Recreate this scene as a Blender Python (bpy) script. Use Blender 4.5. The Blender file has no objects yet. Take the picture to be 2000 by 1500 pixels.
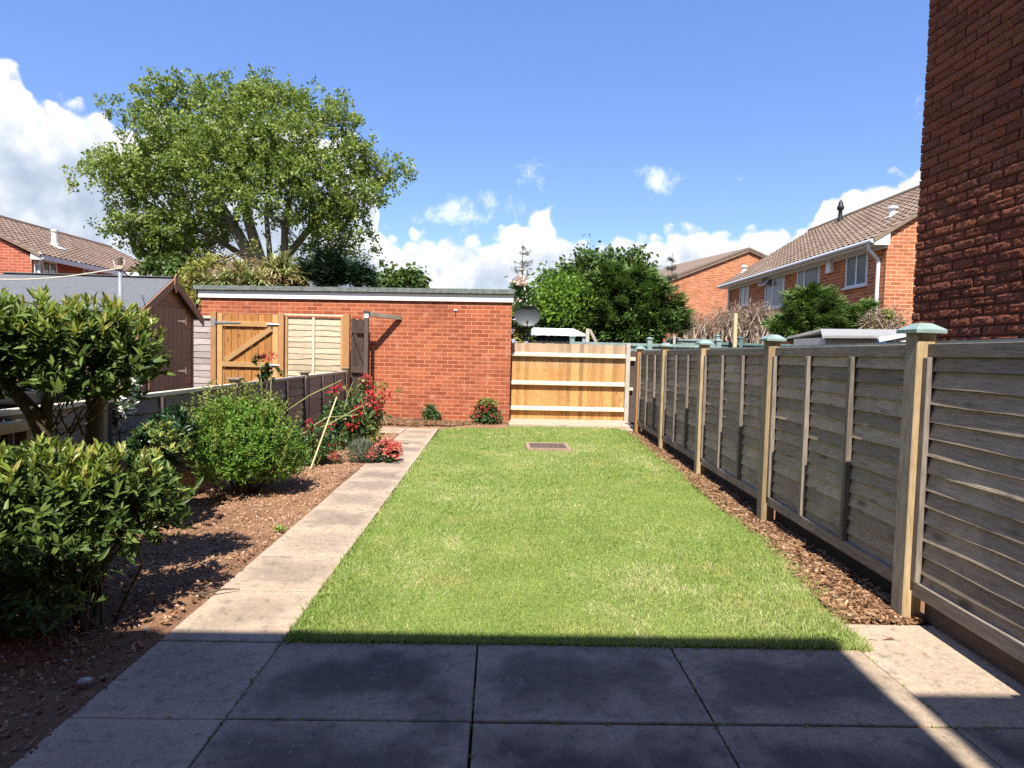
import bpy, math, random
import numpy as np
from mathutils import Vector, Matrix
R = math.radians
random.seed(7); RNG = np.random.default_rng(11)
scene = bpy.context.scene
COL = scene.collection

# ------------------------------------------------------------------ camera
F_PX, CAM_H, PITCH, YAW, ROLL = 1200.6, 1.3522, .0492, .0235, .0251
_cy, _sy, _cp, _sp = math.cos(YAW), math.sin(YAW), math.cos(PITCH), math.sin(PITCH)
FW = Vector((_sy*_cp, _cy*_cp, -_sp)); _r0 = Vector((_cy, -_sy, 0)); _u0 = _r0.cross(FW)
RT = _r0*math.cos(ROLL) + _u0*math.sin(ROLL); UP = _u0*math.cos(ROLL) - _r0*math.sin(ROLL)
CAM = Vector((0, 0, CAM_H))
cam = bpy.data.cameras.new('camera'); co = bpy.data.objects.new('camera', cam); COL.objects.link(co)
co.matrix_world = Matrix((RT, UP, -FW)).transposed().to_4x4(); co.location = CAM
cam.sensor_width = 36; cam.lens = F_PX/2000*36; cam.clip_start = .05; cam.clip_end = 4000
scene.camera = co

def ray(px, py): return FW + RT*((px-1000)/F_PX) - UP*((py-750)/F_PX)
def at(px, py, y):                      # the point of the sight line at distance y down the garden
    d = ray(px, py); return CAM + d*(y/d.y)
def atx(px, py, x):
    d = ray(px, py); return CAM + d*(x/d.x)
def gnd(px, py, z=0):
    d = ray(px, py); return CAM + d*((z-CAM_H)/d.z)

vs = scene.view_settings; scene.display_settings.display_device = 'sRGB'
vs.view_transform = 'Standard'; vs.look = 'None'; vs.gamma = 1; vs.use_curve_mapping = False; vs.exposure = 1.12
scene.cycles.max_bounces = 7; scene.cycles.transparent_max_bounces = 6; scene.cycles.use_denoising = False
# ------------------------------------------------------------------ light
EL, DRIFT = R(55), R(4.0)
sun = bpy.data.lights.new('sun', 'SUN'); sun.energy = 4.6; sun.angle = R(.5); sun.color = (1, .945, .86)
so = bpy.data.objects.new('sun', sun); COL.objects.link(so)
so.rotation_euler = Vector((math.sin(DRIFT)*math.cos(EL), math.cos(DRIFT)*math.cos(EL), -math.sin(EL))).to_track_quat('-Z', 'Y').to_euler()

class NT:                               # tiny node-tree helper
    def __init__(s, tree): s.t = tree; s.n = tree.nodes; s.l = tree.links
    def __call__(s, typ, **kw):
        nd = s.n.new(typ)
        for k, v in kw.items():
            if k.startswith('i_'):
                key = k[2:].replace('_', ' '); key = int(key) if key.isdigit() else key
                sock = nd.inputs[key]
                if hasattr(v, 'links'): s.l.new(v, sock)
                elif isinstance(v, bpy.types.Node): s.l.new(v.outputs[0], sock)
                else: sock.default_value = v
            else: setattr(nd, k, v)
        return nd
    def math(s, op, a, b=None, c=None, clamp=False):
        nd = s.n.new('ShaderNodeMath'); nd.operation = op; nd.use_clamp = clamp
        for i, v in enumerate((a, b, c)):
            if v is None: continue
            if isinstance(v, (int, float)): nd.inputs[i].default_value = v
            else: s.l.new(v, nd.inputs[i])
        return nd.outputs[0]
    def mix(s, f, a, b, blend='MIX'):
        nd = s.n.new('ShaderNodeMix'); nd.data_type = 'RGBA'; nd.blend_type = blend
        for sock, v in ((nd.inputs[0], f), (nd.inputs[6], a), (nd.inputs[7], b)):
            if hasattr(v, 'links'): s.l.new(v, sock)
            elif isinstance(v, (int, float)): sock.default_value = v
            else: sock.default_value = (*v[:3], 1)
        return nd.outputs[2]
    def ramp(s, f, stops, interp='LINEAR'):
        nd = s.n.new('ShaderNodeValToRGB'); cr = nd.color_ramp; cr.interpolation = interp
        while len(cr.elements) < len(stops): cr.elements.new(.5)
        for e, (p, c) in zip(cr.elements, stops):
            e.position = p; e.color = (c, c, c, 1) if isinstance(c, (int, float)) else (*c[:3], 1)
        s.l.new(f, nd.inputs[0]); return nd.outputs[0]
    def smooth(s, v, lo, hi):
        nd = s.n.new('ShaderNodeMapRange'); nd.interpolation_type = 'SMOOTHSTEP'
        s.l.new(v, nd.inputs[0]); nd.inputs[1].default_value = lo; nd.inputs[2].default_value = hi
        return nd.outputs[0]

# ------------------------------------------------------------------ sky with cumulus
world = bpy.data.worlds.new('World'); scene.world = world; world.use_nodes = True
W = NT(world.node_tree); W.n.clear()
SKY_K = .085
sky = W('ShaderNodeTexSky', sky_type='NISHITA', sun_disc=False, sun_elevation=EL, sun_rotation=math.pi+DRIFT, air_density=1.0, dust_density=.08, ozone_density=4.0)
skyc = W('ShaderNodeHueSaturation', i_Hue=.513, i_Saturation=1.10, i_Value=.96, i_Color=sky)
def azel(px, py):
    d = ray(px, py); return math.atan2(d.x, d.y), math.asin(d.z/d.length)
tc = W('ShaderNodeTexCoord'); D = tc.outputs['Generated']
sep = W('ShaderNodeSeparateXYZ', i_0=D)
az = W.math('ARCTAN2', sep.outputs[0], sep.outputs[1]); el = W.math('ARCSINE', sep.outputs[2])
top_px = [(-900, -560), (-500, 20), (-150, 120), (5, 150), (60, 165), (85, 225), (150, 208), (215, 232), (255, 275), (330, 250), (440, 210), (600, 240), (690, 275), (722, 330), (738, 470),
          (790, 486), (900, 470), (960, 455), (1020, 440), (1075, 430), (1120, 470), (1190, 482), (1240, 452), (1330, 447), (1400, 455), (1470, 444), (1535, 455), (1600, 405), (1700, 345), (1950, 290), (2700, -260)]  # outermost stops add unseen cloud behind the camera to whiten the shade
A0, A1, E1 = -1.3, 1.3, .9
stops = []
for px, py in top_px:
    a, e = azel(px, py); stops.append(((a-A0)/(A1-A0), max(e, .02)/E1))
wobble = W('ShaderNodeTexNoise', i_Vector=D, i_Scale=9, i_Detail=7, i_Roughness=.6)
wob = W('ShaderNodeVectorMath', operation='SCALE', i_0=wobble.outputs['Color'], i_Scale=.06)
Dw = W('ShaderNodeVectorMath', operation='ADD', i_0=D, i_1=wob)
v1 = W('ShaderNodeTexVoronoi', feature='SMOOTH_F1', i_Vector=Dw, i_Scale=13, i_Smoothness=.35)
v2 = W('ShaderNodeTexVoronoi', feature='SMOOTH_F1', i_Vector=Dw, i_Scale=44, i_Smoothness=.3)
n1 = W('ShaderNodeTexNoise', i_Vector=D, i_Scale=26, i_Detail=9, i_Roughness=.62)
puff = W.math('ADD', W.math('MULTIPLY', v1.outputs['Distance'], -.045), W.math('MULTIPLY', v2.outputs['Distance'], -.034))
puff = W.math('ADD', puff, W.math('MULTIPLY', W.math('SUBTRACT', n1.outputs[0], .5), .035))
azj = W.math('ADD', az, W.math('MULTIPLY', W.math('SUBTRACT', wobble.outputs[0], .5), .06))
topr = W.ramp(W.math('DIVIDE', W.math('SUBTRACT', azj, A0), A1-A0), stops)
tope = W.math('MULTIPLY', topr, E1)
skyg = W('ShaderNodeVectorMath', operation='SCALE', i_0=skyc, i_Scale=W.math('ADD', W.math('MULTIPLY', W.smooth(el, .02, .62), .50), 1.03))
h = W.math('SUBTRACT', W.math('ADD', W.math('ADD', tope, puff), .046), el)      # depth under the cloud top
bank = W.smooth(h, 0.0, .017)
# relief: bright billows, blue-grey hollows and bases
Dl = W('ShaderNodeVectorMath', operation='ADD', i_0=D, i_1=(0.005, 0, .022))
s1 = W('ShaderNodeTexNoise', i_Vector=D, i_Scale=7, i_Detail=8, i_Roughness=.55)
s2 = W('ShaderNodeTexNoise', i_Vector=Dl, i_Scale=7, i_Detail=8, i_Roughness=.55)
relief = W.math('SUBTRACT', s1.outputs[0], s2.outputs[0])
shade = W.math('ADD', W.math('MULTIPLY', relief, 2.6), W.math('MULTIPLY', W.math('SUBTRACT', .52, s1.outputs[0]), -.9))
shade = W.math('SUBTRACT', W.math('ADD', shade, .80), W.math('MULTIPLY', W.smooth(h, .03, .16), .30))
shade = W.math('SUBTRACT', shade, W.math('MULTIPLY', v2.outputs['Distance'], .30))
shade = W.math('ADD', shade, W.math('MULTIPLY', W.smooth(h, .05, 0.0), .35), None, True)
ccol = W.ramp(shade, [(0, (.38, .46, .60)), (.45, (.57, .64, .74)), (.8, (.85, .865, .88)), (1, (.97, .96, .94))])
ccol = W('ShaderNodeVectorMath', operation='SCALE', i_0=ccol, i_Scale=6.8).outputs[0]
wisps = None
for px, py, rx, ry, k in [(1040, 345, 34, 26, .8), (1280, 350, 46, 30, 1.25), (892, 416, 58, 30, 1.2), (965, 405, 52, 30, .8), (1015, 412, 26, 30, .6), (770, 148, 40, 16, .45),
                          (1062, 170, 36, 26, .4), (1412, 356, 50, 16, .45), (1510, 312, 40, 24, .35), (804, 434, 26, 18, .55), (826, 462, 30, 20, .5), (730, 412, 24, 20, .7), (1792, 205, 22, 30, .6), (735, 255, 20, 45, .5)]:
    a, e = azel(px, py)
    da = W.math('DIVIDE', W.math('SUBTRACT', az, a), rx/F_PX); de = W.math('DIVIDE', W.math('SUBTRACT', el, e), ry/F_PX)
    q = W.math('ADD', W.math('MULTIPLY', da, da), W.math('MULTIPLY', de, de))
    g = W.math('MULTIPLY', W.math('EXPONENT', W.math('MULTIPLY', q, -.9)), k)
    wisps = g if wisps is None else W.math('MAXIMUM', wisps, g)
wn = W('ShaderNodeTexNoise', i_Vector=Dw, i_Scale=30, i_Detail=10, i_Roughness=.66)
wm = W.math('MULTIPLY', W.smooth(W.math('ADD', wisps, W.math('MULTIPLY', W.math('SUBTRACT', wn.outputs[0], .56), 2.9)), .28, 1.35), .85)
cl = W.mix(wm, skyg.outputs[0], (6.6, 6.9, 7.3))
cl = W.mix(bank, cl, ccol)
bg = W('ShaderNodeBackground', i_Color=cl, i_Strength=SKY_K)
W('ShaderNodeOutputWorld', i_Surface=bg)

# ------------------------------------------------------------------ objects, names, labels
ORG = {}
def mesh_from(name, V, polys=None, faces=None, uv=None, rnd=None):
    """V (n,3); faces: list of arrays (m,k) of one face size each; uv per loop; rnd per face"""
    me = bpy.data.meshes.new(name)
    V = np.asarray(V, np.float32); me.vertices.add(len(V)); me.vertices.foreach_set('co', V.ravel())
    if faces is None:
        loops = np.array([i for p in polys for i in p], np.int32); sizes = np.array([len(p) for p in polys], np.int32)
    else:
        loops = np.concatenate([f.ravel() for f in faces]).astype(np.int32)
        sizes = np.concatenate([np.full(len(f), f.shape[1]) for f in faces]).astype(np.int32)
    me.loops.add(len(loops)); me.loops.foreach_set('vertex_index', loops)
    me.polygons.add(len(sizes)); me.polygons.foreach_set('loop_start', np.concatenate([[0], np.cumsum(sizes)[:-1]]).astype(np.int32))
    if uv is not None:
        l = me.uv_layers.new(name='UVMap'); l.data.foreach_set('uv', np.asarray(uv, np.float32).ravel())
    if rnd is not None:
        a = me.attributes.new('rnd', 'FLOAT', 'FACE'); a.data.foreach_set('value', np.asarray(rnd, np.float32))
    me.update(calc_edges=True); me.validate(); me.polygons.foreach_set('use_smooth', [False]*len(me.polygons)); return me

def tag(o, label=None, cat=None, group=None, kind=None):
    if label: o['label'] = label
    if cat: o['category'] = cat
    if group: o['group'] = group
    if kind: o['kind'] = kind
    return o
def thing(name, label, cat, loc=(0, 0, 0), group=None):
    o = bpy.data.objects.new(name, None); COL.objects.link(o); o.location = loc; o.empty_display_size = .2
    ORG[o.name] = np.array(loc, float); return tag(o, label, cat, group)
def link(name, me, mat, parent=None, loc=None, label=None):
    """me holds world coordinates; it is shifted to its thing's base"""
    o = bpy.data.objects.new(name, me); COL.objects.link(o)
    org = ORG[parent.name] if parent else np.array(loc if loc is not None else (0, 0, 0), float)
    n = len(me.vertices); c = np.empty(n*3, np.float32); me.vertices.foreach_get('co', c)
    c = (c.reshape(-1, 3)-org).astype(np.float32); me.vertices.foreach_set('co', c.ravel()); me.update()
    if mat: me.materials.append(mat)
    if parent:
        o.parent = parent; ORG[o.name] = org
    else:
        o.location = org; ORG[o.name] = org
    if label: o['label'] = label
    return o
def bevel(o, w=.004, seg=1):
    m = o.modifiers.new('bevel', 'BEVEL'); m.width = w; m.segments = seg; m.limit_method = 'ANGLE'; m.angle_limit = R(40); return o
def smooth(o):
    o.data.polygons.foreach_set('use_smooth', [True]*len(o.data.polygons)); return o

class MB:
    def __init__(s): s.v = []; s.f = []; s.uv = []; s.r = []
    def face(s, idx, uv, r): s.f.append(idx); s.uv += uv; s.r.append(r)
    def box(s, c, size, ax=None, r=None, grain=None):
        """ax: three unit axes; the grain of the wood follows the longest side"""
        ax = ax or (Vector((1, 0, 0)), Vector((0, 1, 0)), Vector((0, 0, 1)))
        c = Vector(c); b = len(s.v); r = random.random() if r is None else r
        hs = [x/2 for x in size]; loc = []
        for sx in (-1, 1):
            for sy in (-1, 1):
                for sz in (-1, 1):
                    q = (sx*hs[0], sy*hs[1], sz*hs[2]); loc.append(q)
                    s.v.append(tuple(c+ax[0]*q[0]+ax[1]*q[1]+ax[2]*q[2]))
        g = max(range(3), key=lambda i: size[i]) if grain is None else grain
        o = [k for k in range(3) if k != g]; u0, v0 = random.random()*37, random.random()*13
        hand = ax[0].cross(ax[1]).dot(ax[2]) > 0
        for q in ((0, 1, 3, 2), (4, 6, 7, 5), (0, 4, 5, 1), (2, 3, 7, 6), (0, 2, 6, 4), (1, 5, 7, 3)):
            P = [loc[k] for k in q]
            vary = [max(p[k] for p in P)-min(p[k] for p in P) > 1e-9 for k in range(3)]
            if vary[g]:
                k2 = o[0] if vary[o[0]] else o[1]
                uv = [(p[g]+u0, p[k2]+v0+(.31 if k2 == o[1] else 0)) for p in P]
            else: uv = [(p[o[0]]+u0, p[o[1]]+v0) for p in P]
            if not hand: q = q[::-1]; uv = uv[::-1]
            s.face([b+k for k in q], uv, r)
    def beam(s, p0, p1, w, t, up=Vector((0, 0, 1)), r=None):
        p0, p1 = Vector(p0), Vector(p1); d = (p1-p0); L = d.length; d = d/L
        n = d.cross(up); n = n.normalized() if n.length > 1e-6 else Vector((1, 0, 0)); u = n.cross(d)
        s.box((p0+p1)/2, (L, t, w), (d, n, u), r)
    def poly(s, pts, r=.5, uvs=None):
        b = len(s.v); pts = [Vector(p) for p in pts]; s.v += [tuple(p) for p in pts]
        n = Vector((0, 0, 0))
        for i in range(len(pts)): n += pts[i].cross(pts[(i+1) % len(pts)])
        n = n.normalized()
        if uvs is None:
            if abs(n.z) > .9: uvs = [(p.x, p.y) for p in pts]
            else:
                t = Vector((-n.y, n.x, 0)).normalized(); w = n.cross(t)
                uvs = [(p.dot(t), p.z if abs(n.z) < .3 else p.dot(w)) for p in pts]
        s.face(list(range(b, b+len(pts))), uvs, r)
    def prism(s, pts, d, r=.5):          # extrude a flat polygon by the vector d
        pts = [Vector(p) for p in pts]; d = Vector(d); n = Vector((0, 0, 0))
        for i in range(len(pts)): n += pts[i].cross(pts[(i+1) % len(pts)])
        if n.dot(d) > 0: pts = pts[::-1]
        s.poly(pts, r); s.poly([p+d for p in pts][::-1], r)
        for i in range(len(pts)):
            a, b = pts[i], pts[(i+1) % len(pts)]; s.poly([b, a, a+d, b+d], r)
    def tube(s, pts, rad, n=8, r=None, cap=True):
        pts = [Vector(p) for p in pts]; r = random.random() if r is None else r
        if not hasattr(rad, '__len__'): rad = [rad]*len(pts)
        b = len(s.v); L = 0; ref = None; Ls = []
        for i, p in enumerate(pts):
            d = (pts[min(i+1, len(pts)-1)]-pts[max(i-1, 0)]).normalized()
            if ref is None: ref = d.orthogonal().normalized()
            ref = (ref-d*ref.dot(d)).normalized(); w = d.cross(ref)
            if i: L += (p-pts[i-1]).length
            Ls.append(L)
            for k in range(n):
                a = 2*math.pi*k/n; s.v.append(tuple(p+(ref*math.cos(a)+w*math.sin(a))*rad[i]))
        for i in range(len(pts)-1):
            for k in range(n):
                k2 = (k+1) % n; c0, c1 = k/n*rad[0]*6.3, (k+1)/n*rad[0]*6.3
                s.face([b+i*n+k, b+i*n+k2, b+(i+1)*n+k2, b+(i+1)*n+k], [(Ls[i], c0), (Ls[i], c1), (Ls[i+1], c1), (Ls[i+1], c0)], r)
        if cap:
            for i, o in ((0, -1), (len(pts)-1, 1)):
                q = [b+i*n+k for k in range(n)][::o]; s.face(q, [(0, 0)]*n, r)
    def lathe(s, c, prof, n=16, ax=None, r=.5):   # prof: (radius, height) pairs along the third axis
        ax = ax or (Vector((1, 0, 0)), Vector((0, 1, 0)), Vector((0, 0, 1))); c = Vector(c); b = len(s.v)
        for rr, z in prof:
            for k in range(n):
                a = 2*math.pi*k/n; s.v.append(tuple(c+ax[0]*rr*math.cos(a)+ax[1]*rr*math.sin(a)+ax[2]*z))
        for i in range(len(prof)-1):
            for k in range(n):
                k2 = (k+1) % n
                s.face([b+i*n+k, b+i*n+k2, b+(i+1)*n+k2, b+(i+1)*n+k], [(k/n, i), ((k+1)/n, i), ((k+1)/n, i+1), (k/n, i+1)], r)
    def build(s, name, mat, parent=None, loc=None, label=None):
        return link(name, mesh_from(name, s.v, polys=s.f, uv=s.uv, rnd=s.r), mat, parent, loc, label)

def scatter(name, tv, tfs, M, T, rnd):
    """one mesh of many copies of a small template: tv (k,3), tfs face arrays, M (N,3,3) columns are axes, T (N,3)"""
    N, k = len(T), len(tv)
    V = np.einsum('nij,kj->nki', M, tv)+T[:, None, :]
    off = (np.arange(N)*k)[:, None, None]
    faces = [(f[None]+off).reshape(-1, f.shape[1]) for f in tfs]
    r = np.concatenate([np.repeat(rnd, len(f)) for f in tfs])
    return mesh_from(name, V.reshape(-1, 3), faces=faces, rnd=r)
def nrm(a): return a/np.maximum(np.linalg.norm(a, axis=-1, keepdims=True), 1e-9)
def frames(ax, nm, L, Wd, D=None):
    ax = nrm(ax); sd = nrm(np.cross(nm, ax)); nn = np.cross(ax, sd)
    D = Wd if D is None else D
    return np.stack([ax*L[:, None], sd*Wd[:, None], nn*D[:, None]], -1)
def rdir(n): return nrm(RNG.normal(size=(n, 3)))
LEAF = (np.array([(0, 0, 0), (.3, -.48, .12), (.3, .48, .12), (.36, 0, -.04), (.7, -.36, .06), (.7, .36, .06), (.74, 0, -.12), (1, 0, -.25)], float),
        [np.array([(0, 1, 3), (0, 3, 2), (4, 7, 6), (6, 7, 5)]), np.array([(1, 4, 6, 3), (3, 6, 5, 2)])])
DIAM = (np.array([(0, 0, 0), (.45, -.5, .1), (1, 0, -.08), (.45, .5, .1)], float), [np.array([(0, 1, 2), (0, 2, 3)])])
CUBE = (np.array([(x, y, z) for x in (-.5, .5) for y in (-.5, .5) for z in (-.5, .5)], float),
        [np.array([(0, 1, 3, 2), (4, 6, 7, 5), (0, 4, 5, 1), (2, 3, 7, 6), (0, 2, 6, 4), (1, 5, 7, 3)])])
_t = (1+5**.5)/2
ICO = (nrm(np.array([(-1, _t, 0), (1, _t, 0), (-1, -_t, 0), (1, -_t, 0), (0, -1, _t), (0, 1, _t), (0, -1, -_t), (0, 1, -_t), (_t, 0, -1), (_t, 0, 1), (-_t, 0, -1), (-_t, 0, 1)], float))*.5*RNG.uniform(.8, 1.2, (12, 1)),
       [np.array([(0, 11, 5), (0, 5, 1), (0, 1, 7), (0, 7, 10), (0, 10, 11), (1, 5, 9), (5, 11, 4), (11, 10, 2), (10, 7, 6), (7, 1, 8), (3, 9, 4), (3, 4, 2), (3, 2, 6), (3, 6, 8), (3, 8, 9), (4, 9, 5), (2, 4, 11), (6, 2, 10), (8, 6, 7), (9, 8, 1)])])

# ------------------------------------------------------------------ materials
def newmat(name):
    m = bpy.data.materials.new(name); m.use_nodes = True; t = NT(m.node_tree); t.n.clear()
    out = t('ShaderNodeOutputMaterial'); return m, t, out
def finish(t, out, col, rough, h=None, bump=.3, dist=.01, spec=.35, metal=0, trans=0, tcol=None):
    b = t('ShaderNodeBsdfPrincipled'); b.inputs['Metallic'].default_value = metal; b.inputs['Specular IOR Level'].default_value = spec
    for sock, v in ((b.inputs['Base Color'], col), (b.inputs['Roughness'], rough)):
        if hasattr(v, 'links'): t.l.new(v, sock)
        else: sock.default_value = v if isinstance(v, (int, float)) else (*v[:3], 1)
    nrmo = None
    if h is not None:
        bp = t('ShaderNodeBump', i_Strength=bump, i_Distance=dist, i_Height=h); nrmo = bp.outputs[0]; t.l.new(nrmo, b.inputs['Normal'])
    if trans:
        tr = t('ShaderNodeBsdfTranslucent')
        tv = tcol if tcol is not None else col
        if hasattr(tv, 'links'): t.l.new(tv, tr.inputs[0])
        else: tr.inputs[0].default_value = (*tv[:3], 1)
        mx = t('ShaderNodeMixShader', i_0=trans); t.l.new(b.outputs[0], mx.inputs[1]); t.l.new(tr.outputs[0], mx.inputs[2])
        t.l.new(mx.outputs[0], out.inputs[0])
    else: t.l.new(b.outputs[0], out.inputs[0])
def rndattr(t): return t('ShaderNodeAttribute', attribute_name='rnd').outputs['Fac']
def wood(name, dark, light, var=.3, rough=.8, knots=True, stain=None, bump=.35, grain=30, kn=.11, ztop=None):
    m, t, out = newmat(name); uv = t('ShaderNodeUVMap').outputs[0]; r = rndattr(t)
    mp = t('ShaderNodeMapping', i_Vector=uv, i_Scale=(3.2, grain, 1))
    n = t('ShaderNodeTexNoise', i_Vector=mp, i_Scale=2.2, i_Detail=6, i_Roughness=.65, i_Distortion=.4)
    n2 = t('ShaderNodeTexNoise', i_Vector=uv, i_Scale=2.3, i_Detail=4)
    f = t.math('ADD', t.math('MULTIPLY', n.outputs[0], .75), t.math('MULTIPLY', n2.outputs[0], .25))
    col = t.ramp(f, [(.3, dark), (.52, [(a*.5+b*.5) for a, b in zip(dark, light)]), (.72, light)])
    if knots:
        mk = t('ShaderNodeMapping', i_Vector=uv, i_Scale=(3.2, 9, 1)); v = t('ShaderNodeTexVoronoi', i_Vector=mk, i_Scale=.9)
        k = t.math('MULTIPLY', t.smooth(v.outputs['Distance'], kn, .05), .75); col = t.mix(k, col, [c*.35 for c in dark])
    if stain:
        g = t('ShaderNodeNewGeometry'); n3 = t('ShaderNodeTexNoise', i_Vector=g.outputs['Position'], i_Scale=1.7, i_Detail=5, i_Roughness=.65)
        col = t.mix(t.math('MULTIPLY', t.smooth(n3.outputs[0], .5, .72), .65), col, stain)
    if ztop:                                        # the exposed top weathers grey
        g = t('ShaderNodeNewGeometry'); z = t('ShaderNodeSeparateXYZ', i_0=g.outputs['Position']).outputs[2]
        col = t.mix(t.math('MULTIPLY', t.smooth(t.math('ADD', z, t.math('MULTIPLY', n2.outputs[0], .3)), ztop[0]-.25, ztop[0]+.3), .8), col, ztop[1])
    hs = t('ShaderNodeHueSaturation', i_Color=col, i_Value=t.math('ADD', t.math('MULTIPLY', r, var*2), 1-var))
    finish(t, out, hs.outputs[0], rough, n.outputs[0], bump, .004, spec=.2); return m
def plain(name, col, rough=.5, spec=.4, metal=0, noise=.12, scale=12, bump=0):
    m, t, out = newmat(name); g = t('ShaderNodeNewGeometry')
    n = t('ShaderNodeTexNoise', i_Vector=g.outputs['Position'], i_Scale=scale, i_Detail=5, i_Roughness=.6)
    c = t.ramp(n.outputs[0], [(.25, [x*(1-noise) for x in col]), (.75, [min(1, x*(1+noise)) for x in col])])
    finish(t, out, c, rough, n.outputs[0] if bump else None, bump, .005, spec, metal); return m
def brick(name, c1, c2, mortar, bump=.5, grime=(.1, .07, .05), pale=None, w=.225, hgt=.075, ms=.011):
    m, t, out = newmat(name); uv = t('ShaderNodeUVMap').outputs[0]
    nz = t('ShaderNodeTexNoise', i_Vector=uv, i_Scale=14, i_Detail=3)
    wv = t('ShaderNodeVectorMath', operation='SCALE', i_0=nz.outputs['Color'], i_Scale=.006)
    uw = t('ShaderNodeVectorMath', operation='ADD', i_0=uv, i_1=wv)
    b = t('ShaderNodeTexBrick', offset=.5, i_Vector=uw, i_Color1=(*c1, 1), i_Color2=(*c2, 1), i_Mortar=(*mortar, 1), i_Scale=1, i_Mortar_Size=ms/2, i_Mortar_Smooth=.15, i_Bias=0, i_Brick_Width=w, i_Row_Height=hgt)
    n = t('ShaderNodeTexNoise', i_Vector=uv, i_Scale=5, i_Detail=6, i_Roughness=.7)
    n2 = t('ShaderNodeTexNoise', i_Vector=uv, i_Scale=70, i_Detail=4, i_Roughness=.7)
    n3 = t('ShaderNodeTexNoise', i_Vector=uv, i_Scale=.8, i_Detail=5, i_Roughness=.6)
    col = t.mix(t.math('MULTIPLY', t.smooth(n2.outputs[0], .5, .75), .3), b.outputs[0], grime)
    col = t.mix(t.math('MULTIPLY', t.smooth(n3.outputs[0], .48, .72), .45), col, grime)
    if pale: col = t.mix(t.math('MULTIPLY', t.smooth(n.outputs[0], .54, .72), .7), col, pale)
    hh = t.math('ADD', t.math('MULTIPLY', b.outputs['Fac'], -1), t.math('MULTIPLY', n2.outputs[0], .5))
    finish(t, out, col, .9, hh, bump, .012, spec=.15); return m
def leafmat(name, cols, trans=.3, rough=.42, spec=.35, tbright=1.5, patch=0, patchcol=None):
    m, t, out = newmat(name); r = rndattr(t); k = len(cols)
    c = t.ramp(r, [(i/(k-1), cc) for i, cc in enumerate(cols)])
    if patch:
        g = t('ShaderNodeNewGeometry'); n = t('ShaderNodeTexNoise', i_Vector=g.outputs['Position'], i_Scale=patch, i_Detail=5, i_Roughness=.6)
        c = t.mix(t.math('MULTIPLY', t.smooth(n.outputs[0], .5, .7), .6), c, patchcol)
    hs = t('ShaderNodeHueSaturation', i_Hue=.485, i_Saturation=1.1, i_Value=tbright, i_Color=c)
    finish(t, out, c, rough, spec=spec, trans=trans, tcol=hs.outputs[0]); return m
def glass(name, tint):
    m, t, out = newmat(name); g = t('ShaderNodeNewGeometry')
    n = t('ShaderNodeTexNoise', i_Vector=g.outputs['Position'], i_Scale=1.6, i_Detail=3)
    c = t.ramp(n.outputs[0], [(.35, [x*.6 for x in tint]), (.65, tint)])
    finish(t, out, c, .06, spec=.9); return m

M = {}
M['garage_brick'] = brick('garage_brick', (.25, .062, .030), (.40, .118, .052), (.58, .29, .175), .7, (.19, .055, .033), (.50, .24, .155), ms=.012)
M['house_brick'] = brick('house_brick', (.34, .095, .04), (.54, .19, .085), (.66, .44, .28), .6, (.22, .08, .045), (.52, .29, .17), .338, .1125, .020)
M['house_brick_red'] = brick('house_brick_red', (.30, .07, .042), (.42, .115, .066), (.52, .28, .19), .4, (.2, .06, .045), None, .338, .1125, .020)
M['fence_grey'] = wood('fence_grey', (.165, .126, .093), (.47, .38, .285), .36, stain=(.52, .41, .30), bump=.8, grain=44, kn=.23)
M['fence_batten'] = wood('fence_batten', (.10, .082, .065), (.32, .27, .22), .25, knots=False)
M['post_tan'] = wood('post_tan', (.22, .15, .075), (.45, .34, .2), .2, grain=18)
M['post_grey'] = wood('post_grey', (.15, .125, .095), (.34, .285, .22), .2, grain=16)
M['post_brown'] = wood('post_brown', (.27, .13, .05), (.46, .25, .11), .15)
M['left_fence'] = wood('left_fence', (.16, .12, .085), (.38, .30, .22), .25, stain=(.2, .155, .12), bump=.6)
M['rail_pale'] = wood('rail_pale', (.46, .39, .27), (.72, .65, .5), .1, knots=False, bump=.2)
M['board_tan'] = wood('board_tan', (.30, .135, .040), (.55, .31, .12), .30, grain=22, kn=.15, ztop=(1.36, (.36, .27, .19)))
M['gate_orange'] = wood('gate_orange', (.30, .12, .032), (.52, .26, .085), .28, grain=20, kn=.16)
M['gate_frame'] = wood('gate_frame', (.36, .19, .07), (.58, .37, .17), .2)
M['lap_pale'] = wood('lap_pale', (.36, .28, .175), (.64, .54, .39), .18, stain=(.38, .31, .21), kn=.2)
M['lap_grey'] = wood('lap_grey', (.24, .19, .17), (.46, .40, .38), .2)
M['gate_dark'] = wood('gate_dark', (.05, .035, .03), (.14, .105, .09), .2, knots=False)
M['grey_timber'] = wood('grey_timber', (.3, .26, .2), (.55, .5, .42), .2)
M['shed_brown'] = wood('shed_brown', (.24, .128, .076), (.37, .21, .135), .12, knots=False, bump=.15)
M['shed_side'] = wood('shed_side', (.20, .075, .035), (.32, .13, .06), .15, knots=False, bump=.15)
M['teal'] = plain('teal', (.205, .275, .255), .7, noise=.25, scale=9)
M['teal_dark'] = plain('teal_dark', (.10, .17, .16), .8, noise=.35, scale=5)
M['black_fence'] = plain('black_fence', (.035, .033, .03), .85, noise=.3)
M['white'] = plain('white', (.80, .80, .79), .45, noise=.04)
M['white_plastic'] = plain('white_plastic', (.74, .75, .77), .35, noise=.04)
M['off_white'] = plain('off_white', (.62, .60, .54), .6, noise=.15)
M['felt_edge'] = plain('felt_edge', (.13, .15, .135), .95, noise=.5, scale=14, bump=.5)
M['shed_felt'] = plain('shed_felt', (.11, .115, .125), .95, noise=.55, scale=55, bump=.6)
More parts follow.
